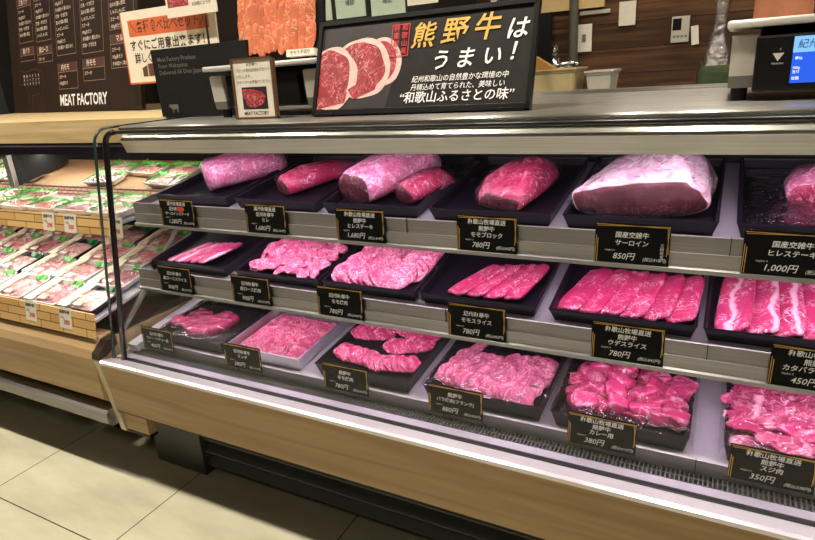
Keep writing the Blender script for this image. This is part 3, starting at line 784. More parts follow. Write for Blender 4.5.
for (u0, v0, du, dv, n, yw, lab) in [(-.925, .195, .085, .015, 8, 62, 'far left fan'), (-.800, .245, .095, -.005, 7, 62, 'far right fan'), (-.915, .085, .105, -.012, 9, 60, 'near left fan'),
                                     (-.790, .150, .090, .035, 8, 60, 'middle right fan'), (-.795, .062, .100, .020, 9, 58, 'near right fan')]:
    fan(3, u0, v0, du, dv, n, sl5, yw, 34, f'small slice in the {lab}, third tray from the left on the bottom deck', f'{lab} of small slices', h=.045)
sl6 = [slab_mesh('beef_slice', .070, .046, .005, 110+k, 'meat_pale', jag=.14, exp=2.4, bend=.08, wav=.006) for k in range(5)]
for (u0, v0, du, dv, n, yw, lab) in [(-.592, .075, .105, -.025, 12, 58, 'nearest left row'), (-.582, .115, .12, -.02, 11, 58, 'second left row'), (-.572, .155, .095, -.01, 9, 55, 'far left row'),
                                     (-.478, .045, .105, -.008, 12, 62, 'nearest right row'), (-.470, .085, .105, .0, 12, 62, 'second right row'), (-.462, .125, .110, .004, 12, 62, 'third right row'), (-.440, .165, .095, .006, 10, 62, 'farthest right row')]:
    fan(3, u0, v0, du, dv, n, sl6, yw, 42, f'thin ruffled slice in the {lab} of the film-covered tray mid bottom deck', f'{lab} of thin slices', h=.04, jit=.004)
put('beef_slice', slab_mesh('beef_slice', .034, .085, .006, 119, 'meat_pale', jag=.08), MR(3) @ T((-.555, .215, WF+.012)) @ RZ(-28) @ RX(12), 'lone long slice leaning at the back of the film-covered tray mid bottom deck', 'meat')
ck = [chunk_mesh('beef_chunk', .044+.009*(k % 3), .036+.007*(k % 2), .030, 120+k, 'meat' if k % 2 else 'meat_rich', .30, .28) for k in range(6)]
for k in range(32):
    a = (k % 8)/7; b = (k//8)/3
    u = -.258+a*.212+rnd.uniform(-.012, .012); v = .062+b*.125+rnd.uniform(-.010, .010)
    top = .018*max(0, 1-abs(a-.45)*1.8)*(k % 2)
    put('beef_chunk', ck[k % 6], MR(3) @ T((u, v, WF+.001+top)) @ RZ(rnd.uniform(0, 360)) @ RX(rnd.uniform(-22, 22)), 'chunky diced pink beef in the heap, fifth tray from the left on the bottom deck', 'meat', 'diced beef heap')
rg = [slab_mesh('beef_strip', .105, .038, .009, 130+k, 'meat_stripe' if k % 3 == 0 else 'meat', jag=.15, exp=2.6, bend=.10, wav=.012) for k in range(6)]
for k in range(46):
    a = (k % 5)/4; b = (k//5)/9
    u = .098+a*.185+rnd.uniform(-.015, .015); v = .035+b*.245+rnd.uniform(-.008, .008)
    z = .004+.022*max(0, 1-abs(a-.5)*1.5)+.012*(k % 2)
    put('beef_strip', rg[k % 6], MR(3) @ T((u, v, WF+z)) @ RZ(rnd.uniform(-22, 22)) @ RX(rnd.uniform(5, 38)) @ RY(rnd.uniform(-10, 10)), 'ragged pink strip in the heap, rightmost tray of the bottom deck', 'meat', 'ragged strips heap')

# ------------------------------------------------------------------ price cards
CW, CH = .139, .080
def price_card(row, xc, lines, price, label, extra=None, w=CW, h=CH):
    yb, z0, z1 = RAIL[row]
    y0 = yb-.0095 if row < 3 else yb-.0075
    zb = {1: .8465, 2: .6485, 3: .456}[row]
    hh = {1: .081, 2: .081, 3: .074}[row]
    t = thing('price_card', label, 'price card', T((xc, y0-.001, zb)) @ RX(-2.5) @ UP, 'black price cards on the shelf rails')
    bm = bmesh.new(); add_box(bm, (-w/2, 0, -.0012), (w/2, hh, 0)); card = finish('card', bm, 'card', t)
    bm = bmesh.new(); z = .0004; s = .0013
    quad_strip(bm, (-w/2+.002, hh-.003), (w/2-.001, hh-.006), s, z); quad_strip(bm, (-w/2+.004, hh-.0065), (w/2-.001, hh-.0035), s, z)
    quad_strip(bm, (w/2-.002, hh-.003), (w/2-.005, hh*.24), s, z); quad_strip(bm, (w/2-.0055, hh-.003), (w/2-.0022, hh*.30), s, z)
    quad_strip(bm, (-w/2+.0015, .001), (-w/2+.003, hh*.68), s, z); quad_strip(bm, (-w/2+.005, .001), (-w/2+.0062, hh*.62), s, z)
    finish('gold_border', bm, 'gold', card)
    k = hh/.081
    L_ = []
    n = len(lines)
    ys = {3: (.066, .051, .037), 2: (.057, .041)}[n]
    for s_, y in zip(lines, ys): L_.append((s_, 0, y*k, .0125 if len(s_) < 9 else .011, .016, .12, 'CENTER', w*.84))
    L_.append(('100gあたり', -w*.36, .0255*k, .0042, .0, .0, 'LEFT', None))
    yen, tax = price
    L_.append((yen, -w*.10, .014*k, .0165, .006, .25, 'CENTER', w*.52))
    L_.append((f'(税込{tax})', w*.31, .0105*k, .0085, .005, .2, 'CENTER', w*.30))
    lettering('lettering', L_, 'chalk', card, T((0, 0, .0006)))
    if extra == 'sticker':
        bm = bmesh.new(); add_disc(bm, (.016, .0515, .001), .016, 24, ry=.0075); finish('orange_sticker', bm, 'orange_dot', card)['label'] = 'oval orange sticker'
    if extra == 'side':
        lettering('side_note', [(c, w*.40, (.040-.0075*i)*k, .007, .005, .1, 'CENTER', None) for i, c in enumerate('三田佐吉')], 'chalk', card, T((0, 0, .0006)))
    return t
A_, B_, K_ = '湯浅牧場直送', '紀州和華牛', '熊野牛'
W_ = '和歌山牧場直送'
price_card(1, -1.406, [A_, B_, 'サーロインステーキ'], ('1,285円', '1,387円'), 'black price card with an orange oval sticker, leftmost on the top rail', 'sticker')
price_card(1, -1.073, [A_, B_, 'ヒレ'], ('1,680円', '1,814円'), 'black price card for ヒレ, second from left on the top rail')
price_card(1, -.776, [W_, K_, 'ヒレステーキ'], ('1,680円', '1,814円'), 'black price card for 熊野牛 ヒレステーキ below the pair of wrapped pieces')
price_card(1, -.450, [W_, K_, 'モモブロック'], ('780円', '842円'), 'black price card reading モモブロック on the top rail')
price_card(1, -.150, ['国産交雑牛', 'サーロイン'], ('850円', '918円'), 'black price card reading サーロイン 850円 below the largest block', 'side')
price_card(1, .115, ['国産交雑牛', 'ヒレステーキ'], ('1,000円', '1,080円'), 'black price card reading 1,000円 at the right end of the top rail', w=.15)
price_card(2, -1.432, [B_, '肩ローススライス'], ('900円', '972円'), 'black price card for 肩ローススライス, leftmost on the middle rail')
price_card(2, -1.135, [B_, '肩ロース焼肉'], ('900円', '972円'), 'black price card for 肩ロース焼肉, second from left on the middle rail')
price_card(2, -.838, [B_, 'モモ焼肉'], ('780円', '842円'), 'black price card for 紀州和華牛 モモ焼肉 on the middle rail')
price_card(2, -.467, [B_, 'モモスライス'], ('780円', '842円'), 'black price card for モモスライス on the middle rail')
price_card(2, -.144, [W_, K_, 'ウデスライス'], ('780円', '842円'), 'black price card for ウデスライス on the middle rail')
price_card(2, .172, [W_, K_, 'カタバラスライス'], ('450円', '486円'), 'black price card reading 450円 at the right end of the middle rail')
price_card(3, -1.522, [B_, 'カレー・シチュー用'], ('400円', '432円'), 'black price card for カレー・シチュー用, leftmost on the bottom rail')
price_card(3, -1.171, [B_, 'ミンチ'], ('380円', '410円'), 'black price card for ミンチ in front of the mince')
price_card(3, -.820, [K_, 'モモ焼肉'], ('780円', '842円'), 'black price card for 熊野牛 モモ焼肉 on the bottom rail')
price_card(3, -.512, [K_, 'バラ焼肉(フランク)'], ('880円', '950円'), 'black price card reading 880円 on the bottom rail')
price_card(3, -.180, [W_, K_, 'カレー用'], ('380円', '410円'), 'black price card for カレー用 in front of the diced meat')
price_card(3, .126, [W_, K_, 'スジ肉'], ('350円', '378円'), 'black price card reading 350円 at the right end of the bottom rail')

# ------------------------------------------------------------------ big banner
bn = thing('banner_sign', 'wide black tilted sign with marbled steaks and gold 熊野牛 lettering, on the steel top', 'sign', T((-.664, 1.275, 1.149)) @ RX(-20) @ UP)
BW, BH = .555, .222
bm = bmesh.new(); add_box(bm, (-BW/2, 0, -.012), (BW/2, BH, -.002)); finish('sign_face', bm, 'sign_black', bn)
bm = bmesh.new()
for lo, hi in (((-BW/2-.006, -.008), (BW/2+.006, .006)), ((-BW/2-.006, BH-.005), (BW/2+.006, BH+.007)), ((-BW/2-.007, -.008), (-BW/2+.004, BH+.007)), ((BW/2-.004, -.008), (BW/2+.007, BH+.007))):
    add_box(bm, (lo[0], lo[1], -.014), (hi[0], hi[1], .004), bev=.001)
finish('frame', bm, 'black', bn)
for sx in (-1, 1):
    bm = bmesh.new(); add_box(bm, (sx*BW*.44-.028, -.012, -.0098), (sx*BW*.44+.028, .05, -.002), bev=.001); finish('foot', bm, 'black', bn, (RX(-20) @ UP).inverted())
def ellipse_pts(cx, cy, rx, ry, rot=0, n=40, wob=.06, seed=0):
    p = []
    for k in range(n):
        a = 2*math.pi*k/n; q = 1+wob*noise.noise(Vector((math.cos(a)*1.4+seed, math.sin(a)*1.4, seed)))*2
        x, y = rx*q*math.cos(a), ry*q*math.sin(a)
        p.append((cx+x*math.cos(rot)-y*math.sin(rot), cy+x*math.sin(rot)+y*math.cos(rot)))
    return p
def clip(pts, x0, y0, x1, y1): return [(min(max(a, x0), x1), min(max(b, y0), y1)) for a, b in pts]
pb = (-BW/2+.004, .007, BW/2-.004, BH-.006)
bm = bmesh.new(); poly(bm, [(pb[0], pb[1]), (-.075, pb[1]), (-.045, BH*.55), (-.055, pb[3]), (pb[0], pb[3])], -.0018); pic = finish('picture', bm, 'pic_dark', bn)
for i, (cx, cy, rx, ry, ro) in enumerate([(-.095, .115, .060, .058, .2), (-.150, .105, .085, .072, -.3), (-.236, .085, .074, .080, .2)]):
    z = -.0014+.0004*i
    bm = bmesh.new(); poly(bm, clip(ellipse_pts(cx, cy, rx, ry, ro, seed=i), *pb), z); finish('printed_fat_rim', bm, 'pic_fat', pic)
    bm = bmesh.new(); poly(bm, clip(ellipse_pts(cx-.006, cy+.002, rx*.86, ry*.84, ro, seed=i+4), *pb), z+.0002); finish('printed_steak', bm, 'pic_meat', pic)
bm = bmesh.new(); poly(bm, clip([(-.165, .030), (-.105, .052), (-.098, .085), (-.150, .072), (-.185, .055)], *pb), -.0004); poly(bm, clip([(-.273, .008), (-.19, .022), (-.185, .05), (-.235, .045), (-.273, .05)], *pb), -.0003)
finish('printed_meat_edge', bm, 'pic_meat', pic)
G = [('熊', .012, .168, .062, .014, .18, 'CENTER', None), ('野', .090, .172, .064, .014, .18, 'CENTER', None), ('牛', .168, .174, .064, .014, .18, 'CENTER', None)]
lettering('gold_lettering', G, 'gold', bn, T((0, 0, .0003)))['label'] = 'gold brush lettering'
for q in [('は', .238, .165, .052), ('う', .062, .108, .050), ('ま', .122, .109, .050), ('い', .186, .110, .048), ('！', .246, .116, .050)]:
    lettering('white_character', [q+(.014, .2, 'CENTER', None)], 'chalk', bn, T((0, 0, .0003)))
lettering('message_lettering', [('紀州和歌山の自然豊かな環境の中', .112, .069, .0165, .004, .15, 'CENTER', .236), ('丹精込めて育てられた、美味しい', .108, .050, .0165, .004, .15, 'CENTER', .230), ('“和歌山ふるさとの味”', .105, .026, .0285, .010, .12, 'CENTER', .285)], 'chalk', bn, T((0, 0, .0003)))
bm = bmesh.new()
sx0, sx1, sy0, sy1 = -.070, -.024, .128, .203
for a, b in (((sx0, sy0), (sx1, sy0)), ((sx1, sy0), (sx1, sy1)), ((sx1, sy1), (sx0, sy1)), ((sx0, sy1), (sx0, sy0))): quad_strip(bm, a, b, .0022, .0003)
finish('red_stamp_frame', bm, 'red_ink', bn)
lettering('red_stamp_lettering', [(c, -.036, .194-.0185*i, .0165, .012, 0, 'CENTER', None) for i, c in enumerate('和歌山県')]+[(c, -.058, .194-.0185*i, .0165, .012, 0, 'CENTER', None) for i, c in enumerate('特産和牛')], 'red_ink', bn, T((0, 0, .0003)))

# ------------------------------------------------------------------ small sign stand
ss = thing('small_sign', 'small white notice in a brown frame, before the left scale', 'sign', T((-1.130, 1.268, 1.1395)) @ RX(-3) @ UP)
SW, SH = .136, .156
bm = bmesh.new(); add_box(bm, (-SW/2, 0, -.008), (SW/2, SH, -.002)); finish('sheet', bm, 'paper', ss)
bm = bmesh.new()
for lo, hi in (((-SW/2-.004, 0), (SW/2+.004, .005)), ((-SW/2-.004, SH-.005), (SW/2+.004, SH)), ((-SW/2-.004, 0), (-SW/2+.003, SH)), ((SW/2-.003, 0), (SW/2+.004, SH))): add_box(bm, (lo[0], lo[1], -.010), (hi[0], hi[1], .001))
finish('frame', bm, 'brown_frame', ss)
box('easel_back', (-.02, 0, -.05), (.02, .008, -.008), 'brown_frame', ss)
lettering('lettering', [('お客様へ', 0, .139, .010, .004, 0, 'CENTER', None), ('ブロック肉はお好みでカット', -.058, .124, .010, .004, 0, 'LEFT', .116), ('いたします。', -.058, .109, .010, .004, 0, 'LEFT', .09), ('スタッフへお声掛けください', -.058, .094, .010, .004, 0, 'LEFT', .116), ('MEAT FACTORY', 0, .014, .013, .02, 0, 'CENTER', .085)], 'dark_ink', ss, T((0, 0, -.0015)))
bm = bmesh.new(); poly(bm, [(-.043, .025), (.043, .025), (.043, .082), (-.043, .082)], -.0015); pic = finish('picture', bm, 'pic_dark', ss)
bm = bmesh.new(); poly(bm, ellipse_pts(.004, .050, .036, .019, .25), -.0009); poly(bm, [(-.042, .078), (.0, .076), (.03, .066), (.034, .055), (-.03, .05), (-.042, .056)], -.0011); finish('printed_block', bm, 'pic_meat', pic)

# ------------------------------------------------------------------ weighing scales
def scale(name, label, mw, W=.40, screen=True, flip=False):
    t = thing(name, label, 'scale', mw)
    bm = bmesh.new(); add_box(bm, (-.01, -.02, .130), (W+.01, .26, .144), bev=.004); finish('weighing_pan', bm, 'pan_steel', t)
    for s in (0, 1):
        x0 = 0 if s == 0 else W-.048
        bm = bmesh.new()
        # side housing: pale upper, grey lower
        for (z0, z1, m_) in ((.046, .118, 0),):
            add_prism(bm, [(.0, z0), (-.006, z1-.004), (.0, z1), (.24, z1), (.24, z0)], x0, x0+.044)
        h = finish('side_housing', bm, 'scale_grey', t)
        bm = bmesh.new(); add_prism(bm, [(.004, .024), (.0, .046), (.24, .046), (.24, .024)], x0, x0+.044); finish('side_housing_base', bm, 'scale_mid', h)
        for yy in (.01, .20):
            bm = bmesh.new(); bmesh.ops.create_cone(bm, cap_ends=True, segments=20, radius1=.013, radius2=.015, depth=.026, matrix=T((x0+.02, yy+.014, .013))); finish('foot', bm, 'black', t, smooth=False)
    box('body', (.044, .012, .026), (W-.048, .24, .116), 'black', t, bev=.004)
    box('pan_support', (.05, .05, .110), (W-.06, .20, .131), 'black_matte', t)
    if screen:
        bm = bmesh.new(); add_box(bm, (.040, -.020, .016), (W-.046, .008, .114), bev=.004); dp = finish('display_panel', bm, 'black', t)
        P = T((.040, -.0203, .016)) @ UP
        bm = bmesh.new(); poly(bm, [(.058, .014), (.30, .014), (.30, .093), (.058, .093)], .0004); finish('screen', bm, 'screen', dp, P)
        bm = bmesh.new(); poly(bm, [(.058, .066), (.30, .066), (.30, .093), (.058, .093)], .0007); finish('screen_header', bm, 'screen_head', dp, P)
        lettering('screen_lettering', [('紀州和華牛', .064, .079, .016, .004, .1, 'LEFT', None)], 'dark_ink', dp, P @ T((0, 0, .0011)))
        lettering('screen_values', [('単価', .062, .056, .006, .01, 0, 'LEFT', None), ('100g', .060, .040, .006, .01, 0, 'LEFT', None), ('当り', .060, .033, .006, .01, 0, 'LEFT', None), ('定額', .060, .022, .006, .01, 0, 'LEFT', None)], 'screen_text', dp, P @ T((0, 0, .0011)))
        bm = bmesh.new(); poly(bm, [(.027, .067), (.045, .067), (.036, .053)], .0005); poly(bm, [(.0385, .071), (.0395, .076), (.0375, .072)], .0005); finish('emblem', bm, 'scale_grey', dp, P)
        lettering('maker_lettering', [('TERAOKA', .036, .049, .0042, .01, 0, 'CENTER', None)], 'scale_grey', dp, P @ T((0, 0, .0005)))
    else:
        bm = bmesh.new(); add_box(bm, (.06, -.004, .03), (W-.07, .014, .108), bev=.003); finish('display_panel', bm, 'black', t)
    return t
scale('weighing_scale', 'weighing scale with lit blue screen at the right end of the steel top', T((-.012, 1.335, 1.1388)), W=.42)
scale('weighing_scale', 'dark weighing scale carrying the sample board, left of the banner', T((-1.350, 1.345, 1.1388)), W=.385, screen=False)
# sample board leaning on the left scale's pan
sb = thing('sample_board', 'black board with three rows of orange-pink marbled slices, standing on the left scale', 'display board', T((-1.305, 1.44, 1.2848)) @ RX(-9) @ UP)
bm = bmesh.new(); add_box(bm, (-.012, 0, -.012), (.295, .24, 0), bev=.001); brd = finish('board', bm, 'black', sb)
sm = [slab_mesh('sample_slice', .030, .078, .003, 150+k, 'sample_meat', jag=.12, exp=4) for k in range(5)]
for rr_ in range(4):
    for k in range(11):
        o = bpy.data.objects.new('sample_slice', sm[(k+rr_) % 5]); COL.objects.link(o); o.parent = brd
        o.matrix_basis = T((.012+k*.0245, .056+rr_*.058+.004*((k*7) % 3), .0026+.0022*(3-rr_))) @ RZ(-7+rnd.uniform(-5, 5)) @ RY(20)
box('name_strip', (.180, .006, .0), (.276, .024, .0205), 'paper', sb)
lettering('name_lettering', [('モモうす切り', .228, .018, .012, .01, 0, 'CENTER', None)], 'dark_ink', sb, T((0, -.003, .0210)))

# ------------------------------------------------------------------ black box-sign and notices at the left
bs = thing('shop_sign', 'black upright sign with grey English lines, left of the left scale', 'sign', T((-1.56, 1.425, 1.139)) @ UP)
bm = bmesh.new(); add_box(bm, (-.115, 0, -.02), (.29, .212, 0), bev=.001); finish('panel', bm, 'black_matte', bs)
lettering('lettering', [('Meat Factory Produce', -.090, .180, .019, .004, 0, 'LEFT', .19), ('From Wakayama', -.090, .160, .019, .004, 0, 'LEFT', .15), ('Delivered All Over Japan', -.090, .140, .019, .004, 0, 'LEFT', .21)], 'scale_mid', bs, T((0, 0, .0006)))
def cow(bm, x, y, s, z=.0006):
    poly(bm, [(x, y+.5*s), (x+.12*s, y+.62*s), (x+.25*s, y+.6*s), (x+1.0*s, y+.62*s), (x+1.05*s, y+.3*s), (x+.95*s, y+.25*s), (x+.3*s, y+.22*s), (x+.22*s, y+.38*s), (x+.05*s, y+.40*s)], z)
    for q in (.32, .45, .82, .93): poly(bm, [(x+q*s, y+.24*s), (x+(q+.07)*s, y+.24*s), (x+(q+.06)*s, y), (x+(q+.01)*s, y)], z)
bm = bmesh.new(); cow(bm, -.075, .016, .042); finish('cow_mark', bm, 'scale_mid', bs)
nt_ = thing('notice_board', 'white notice with an orange heading band behind the black shop sign', 'sign', T((-2.05, 1.83, 1.1425)) @ RX(-3) @ UP)
bm = bmesh.new(); add_box(bm, (-.265, .115, -.006), (.27, .40, 0)); finish('sheet', bm, 'paper', nt_)
bm = bmesh.new()
for a, b in (((-.265, .115), (-.265, .40)), ((-.265, .115), (.27, .115))): quad_strip(bm, a, b, .007, .0005)
finish('orange_edge', bm, 'orange_band', nt_)
bm = bmesh.new(); poly(bm, [(-.225, .30), (.235, .30), (.235, .365), (-.225, .365)], .0006); finish('heading_band', bm, 'orange_band', nt_)
lettering('heading_lettering', [('＼各種食べ比べセット／', .005, .332, .048, .01, 0, 'CENTER', .44)], 'dark_ink', nt_, T((0, 0, .0012)))
lettering('body_lettering', [('すぐにご用意出来ます！', .0, .262, .046, .016, 0, 'CENTER', .43), ('詳しくは当店スタッフまで', .01, .212, .044, .016, 0, 'CENTER', .44)], 'dark_ink', nt_, T((0, 0, .0012)))
bm = bmesh.new(); poly(bm, [(-.175, .14), (-.145, .14), (-.145, .185), (-.175, .175)], .0012); poly(bm, [(-.14, .14), (-.09, .14), (-.09, .19), (-.14, .19)], .0012); finish('truck_drawing', bm, 'brown_frame', nt_)
box('clear_stand', (-.26, 0, -.05), (.26, .118, -.006), 'glass', nt_)
bm = bmesh.new(); add_tube(bm, [(.05, .40, -.003), (.05, .52, -.003)], .004, 8); finish('clip_rod', bm, 'chrome', nt_)
uc = thing('upper_card', 'small white card with a dark photo, just above the orange-banded notice', 'card', T((-1.83, 1.78, 1.445)) @ RX(-2) @ UP)
bm = bmesh.new(); add_box(bm, (-.13, .040, -.003), (.13, .15, 0)); finish('sheet', bm, 'paper', uc)
bm = bmesh.new(); poly(bm, [(-.12, .075), (-.01, .075), (-.01, .14), (-.12, .14)], .0005); finish('photo', bm, 'pic_meat', uc)
lettering('lettering', [('和牛の希少部位', .055, .12, .014, .004, 0, 'CENTER', .10), ('ご予約承ります', .055, .098, .014, .004, 0, 'CENTER', .10), ('お気軽にどうぞ', .055, .076, .014, .004, 0, 'CENTER', .10)], 'dark_ink', uc, T((0, 0, .0006)))
bm = bmesh.new(); add_tube(bm, [(.06, -.3065, -.006), (.06, .1, -.006)], .004, 8); add_box(bm, (.0, -.3065, -.05), (.12, -.302, .03)); finish('stand_rod', bm, 'chrome', uc)

# ------------------------------------------------------------------ open case at the left
oc = thing('open_meat_case', 'open self-service meat case with wooden front and top board, left of the glass counter', 'showcase', T((0, 0, 0)))
X0, X1 = -3.9, -1.69
prism('base_panel', [(1.03, .273), (1.005, .30), (1.003, .44), (1.012, .468), (1.030, .494), (1.06, .503), (1.09, .503), (1.09, .273)], X0, X1-.012, 'base_wood', oc)
prism('bumper_recess', [(1.06, .25), (1.06, .275), (1.10, .275), (1.10, .25)], X0, X1-.012, 'void', oc)
prism('bumper_bar', [(1.012, .195), (1.000, .21), (1.000, .245), (1.012, .257), (1.06, .257), (1.06, .195)], X0, X1-.012, 'rail', oc)
prism('kick_panel', [(1.20, 0), (1.18, .20), (1.22, .20), (1.22, 0)], X0, X1-.012, 'black_matte', oc)
prism('end_trim', [(1.037, .167), (1.002, .44), (1.010, .455), (1.026, .455), (1.055, .17)], X1-.012, X1+.012, 'band', oc)
prism('end_trim_cap', [(1.001, .445), (1.005, .462), (1.042, .496), (1.075, .500), (1.075, .470), (1.03, .448)], X1-.014, X1+.020, 'dark_cap', oc)
prism('end_side_panel', [(1.045, .17), (1.03, .44), (1.06, .49), (1.75, .49), (1.75, .17)], X1-.010, X1, 'base_wood', oc)
DK = {'deck': (1.045, .560, 12, .56), 'mid': (1.215, .838, 4, .42), 'up': (1.450, .885, 12, .30)}
def MD(k): return T((0, DK[k][0], DK[k][1])) @ RX(DK[k][2])
for k, nm in (('deck', 'lower_deck'), ('mid', 'middle_shelf'), ('up', 'upper_shelf')):
    bm = bmesh.new(); add_box(bm, (X0, 0, -.012), (X1-.02, DK[k][3], -.004), MD(k)); finish(nm, bm, 'deck' if k != 'up' else 'tan_shelf', oc)
prism('lower_price_rail', [(1.022, .505), (1.036, .583), (1.041, .583), (1.027, .505)], X0, X1-.005, 'rail_wood', oc)
prism('middle_price_rail', [(1.192, .790), (1.202, .846), (1.207, .846), (1.197, .790)], X0, X1-.005, 'rail_wood', oc)
prism('upper_rail', [(1.440, .850), (1.445, .889), (1.450, .889), (1.445, .850)], X0, X1-.005, 'pink_check', oc)
box('rear_panel', (X0, 1.80, .30), (X1-.02, 1.82, 1.06), 'black', oc)
prism('canopy_light_bar', [(1.40, 1.02), (1.40, 1.048), (1.44, 1.058), (1.60, 1.058), (1.60, 1.02)], X0, X1-.005, 'tray', oc)
box('top_board', (X0, 1.42, 1.060), (-1.66, 2.62, 1.142), 'top_wood', oc)
bm = bmesh.new(); add_tube(bm, [(X1-.01, 1.127, .492), (X1-.01, 1.432, .772)], .009, 6); finish('end_frame_bar', bm, 'scale_mid', oc)
bm = bmesh.new(); add_prism(bm, [(1.38, .892), (1.365, 1.02), (1.62, 1.02), (1.62, .95)], -2.565, -2.545); finish('shelf_divider', bm, 'void', oc)
bm = bmesh.new(); add_box(bm, (-2.57, 1.366, .89), (-2.538, 1.384, 1.02)); finish('divider_edge', bm, 'rail', oc)
area('open_shelf_light', (-2.8, 1.225, .826), (rad(-12), 0, 0), 2.1, .03, 6, (1, .93, .90))
area('open_case_light', (-2.8, 1.51, 1.013), (rad(-8), 0, 0), 2.1, .02, 3, (1, .95, .88))
bm = bmesh.new(); add_box(bm, (X0+.02, 1.50, 1.014), (X1-.03, 1.52, 1.02)); finish('led_strip', bm, 'lamp_warm', oc)

def pack(kind, seed):
    """one tray pack: foam tray, meat, band or leaf, label, film"""
    rr = random.Random(seed)
    W, D = (.185, .132) if kind == 'deck' else (.165, .092)
    t = thing('meat_pack', 'pack', 'meat pack', T((0, 0, -9)))
    bm = bmesh.new()
    def ring(ins, z): return [bm.verts.new((sx*(W/2-ins)*(1 if abs(q) else 1), sy*(D/2-ins), z)) for q, (sx, sy) in enumerate(((-1, -.8), (-.9, -1), (.9, -1), (1, -.8), (1, .8), (.9, 1), (-.9, 1), (-1, .8)))]
    rs = [ring(.012, 0), ring(0, .022), ring(.004, .0225), ring(.014, .006)]
    for a, b in zip(rs, rs[1:]):
        for k in range(8): bm.faces.new((a[k], a[(k+1) % 8], b[(k+1) % 8], b[k]))
    bm.faces.new(rs[0]); bm.faces.new(rs[-1])
    dark = kind == 'deck' and seed % 4 == 1
    finish('foam_tray', bm, 'black' if dark else 'foam', t, smooth=False)
    mm = ['pack_meat', 'pack_meat_pale', 'pack_meat_dark', 'pack_meat'][seed % 4]
    bm = bmesh.new(); nx, ny = 22, 16; g = []
    for j in range(ny+1):
        g.append([bm.verts.new(((i/nx-.5)*(W-.03), (j/ny-.5)*(D-.026), .007+.020*min(1, 5*min(i/nx, 1-i/nx))*min(1, 5*min(j/ny, 1-j/ny))*(.75+.5*noise.noise(Vector((i*.55+seed*7, j*.55, seed)))))) for i in range(nx+1)])
    for j in range(ny):
        for i in range(nx): bm.faces.new((g[j][i], g[j][i+1], g[j+1][i+1], g[j+1][i]))
    finish('meat', bm, mm, t, smooth=True)
    zt = .0275
    if kind == 'deck':
        bm = bmesh.new()
        x0 = -W/2+.012; ww = .045
        add_box(bm, (x0, -D/2+.001, zt-.001), (x0+ww, D/2-.001, zt), bev=0); finish('paper_band', bm, 'band', t)
        bm = bmesh.new(); add_box(bm, (x0+ww+.016, -D/2+.014, zt), (x0+ww+.054, -D/2+.038, zt+.0006)); finish('label', bm, 'paper', t)
        bm = bmesh.new()
        for k in range(7):
            px = W/2-.05+.007*k; add_box(bm, (0, -.002, 0), (.012, .020, .003), T((px-.01, D/2-.022+rr.uniform(-.006, .002), .018+rr.uniform(0, .006))) @ RZ(rr.uniform(-40, 40)) @ RX(25))
        finish('leaf_garnish', bm, 'green_dark' if dark else 'green', t)
    else:
        bm = bmesh.new()
        for k in range(13):
            px = -W/2+.012+.0115*k; add_box(bm, (0, 0, 0), (.013, .016, .002), T((px, D/2-.022+rr.uniform(-.004, .002), .018+rr.uniform(0, .006))) @ RZ(rr.uniform(-25, 25)) @ RX(30))
        for k in range(9):
            add_box(bm, (0, 0, 0), (.014, .013, .002), T((-W/2+.004, -D/2+.008+.011*k, .020+rr.uniform(0, .005))) @ RY(-25) @ RZ(rr.uniform(-25, 25)))
        finish('leaf_garnish', bm, 'green', t)
        bm = bmesh.new(); add_box(bm, (-.012, .004, zt), (.036, .036, zt+.0006)); finish('label', bm, 'paper', t)
    bm = bmesh.new(); nx = 14; g = []
    for j in range(11):
        g.append([bm.verts.new(((i/nx-.5)*(W-.002), (j/10-.5)*(D-.002), .0235+.006*math.sin(math.pi*i/nx)**.4*math.sin(math.pi*j/10)**.4 if 0 < i < nx and 0 < j < 10 else .0232)) for i in range(nx+1)])
    for j in range(10):
        for i in range(nx): bm.faces.new((g[j][i], g[j][i+1], g[j+1][i+1], g[j+1][i]))
    finish('film', bm, 'film', t, smooth=True)
    return t
SHN = {'deck': 'lower deck', 'mid': 'middle shelf', 'up': 'upper shelf'}
protos = {('deck', s): pack('deck', s) for s in range(4)}
protos.update({('mid', s): pack('mid', s) for s in range(4)})
usedp = set()
rnd = random.Random(11)
ROWN = ['front row', 'second row', 'third row', 'back row']
TH = ['nearest to', 'second from', 'third from', 'fourth from', 'fifth from', 'sixth from', 'seventh from', 'eighth from', 'ninth from', 'tenth from', 'eleventh from']
def place(kind, key, row, i, mw):
    p = protos[key]
    look = {'pack_meat': 'pink sliced meat', 'pack_meat_pale': 'pale meat', 'pack_meat_dark': 'dark red meat'}[['pack_meat', 'pack_meat_pale', 'pack_meat_dark', 'pack_meat'][key[1]]]
    kindn = f'banded pack of {look}' if key[0] == 'deck' else f'leafy pack of {look}'
    lab = f'{kindn}, {SHN[kind]} {ROWN[row]}, {TH[i]} the glass counter'
    if key in usedp: dup(p, mw, lab, 'packs in the open case')
    else:
        usedp.add(key); p.matrix_world = mw; p['label'] = lab; p['group'] = 'packs in the open case'
s = 0
for row in range(4):
    for i in range(9):
        s += 1
        u = -1.815-.196*i-.03*row+rnd.uniform(-.008, .008)
        place('deck', ('deck', s % 4), row, i, MD('deck') @ T((u, .075+.136*row, .001)) @ RZ(rnd.uniform(-6, 6)) @ RX(2))
for row in range(2):
    for i in range(10):
        s += 1
        if row == 1 and i in (2,): continue
        u = -1.800-.180*i-.05*row+rnd.uniform(-.01, .01)
        place('mid', ('mid', s % 4), row, i, MD('mid') @ T((u, .050+.098*row, .001)) @ RZ(rnd.uniform(-5, 5)) @ RX(2))
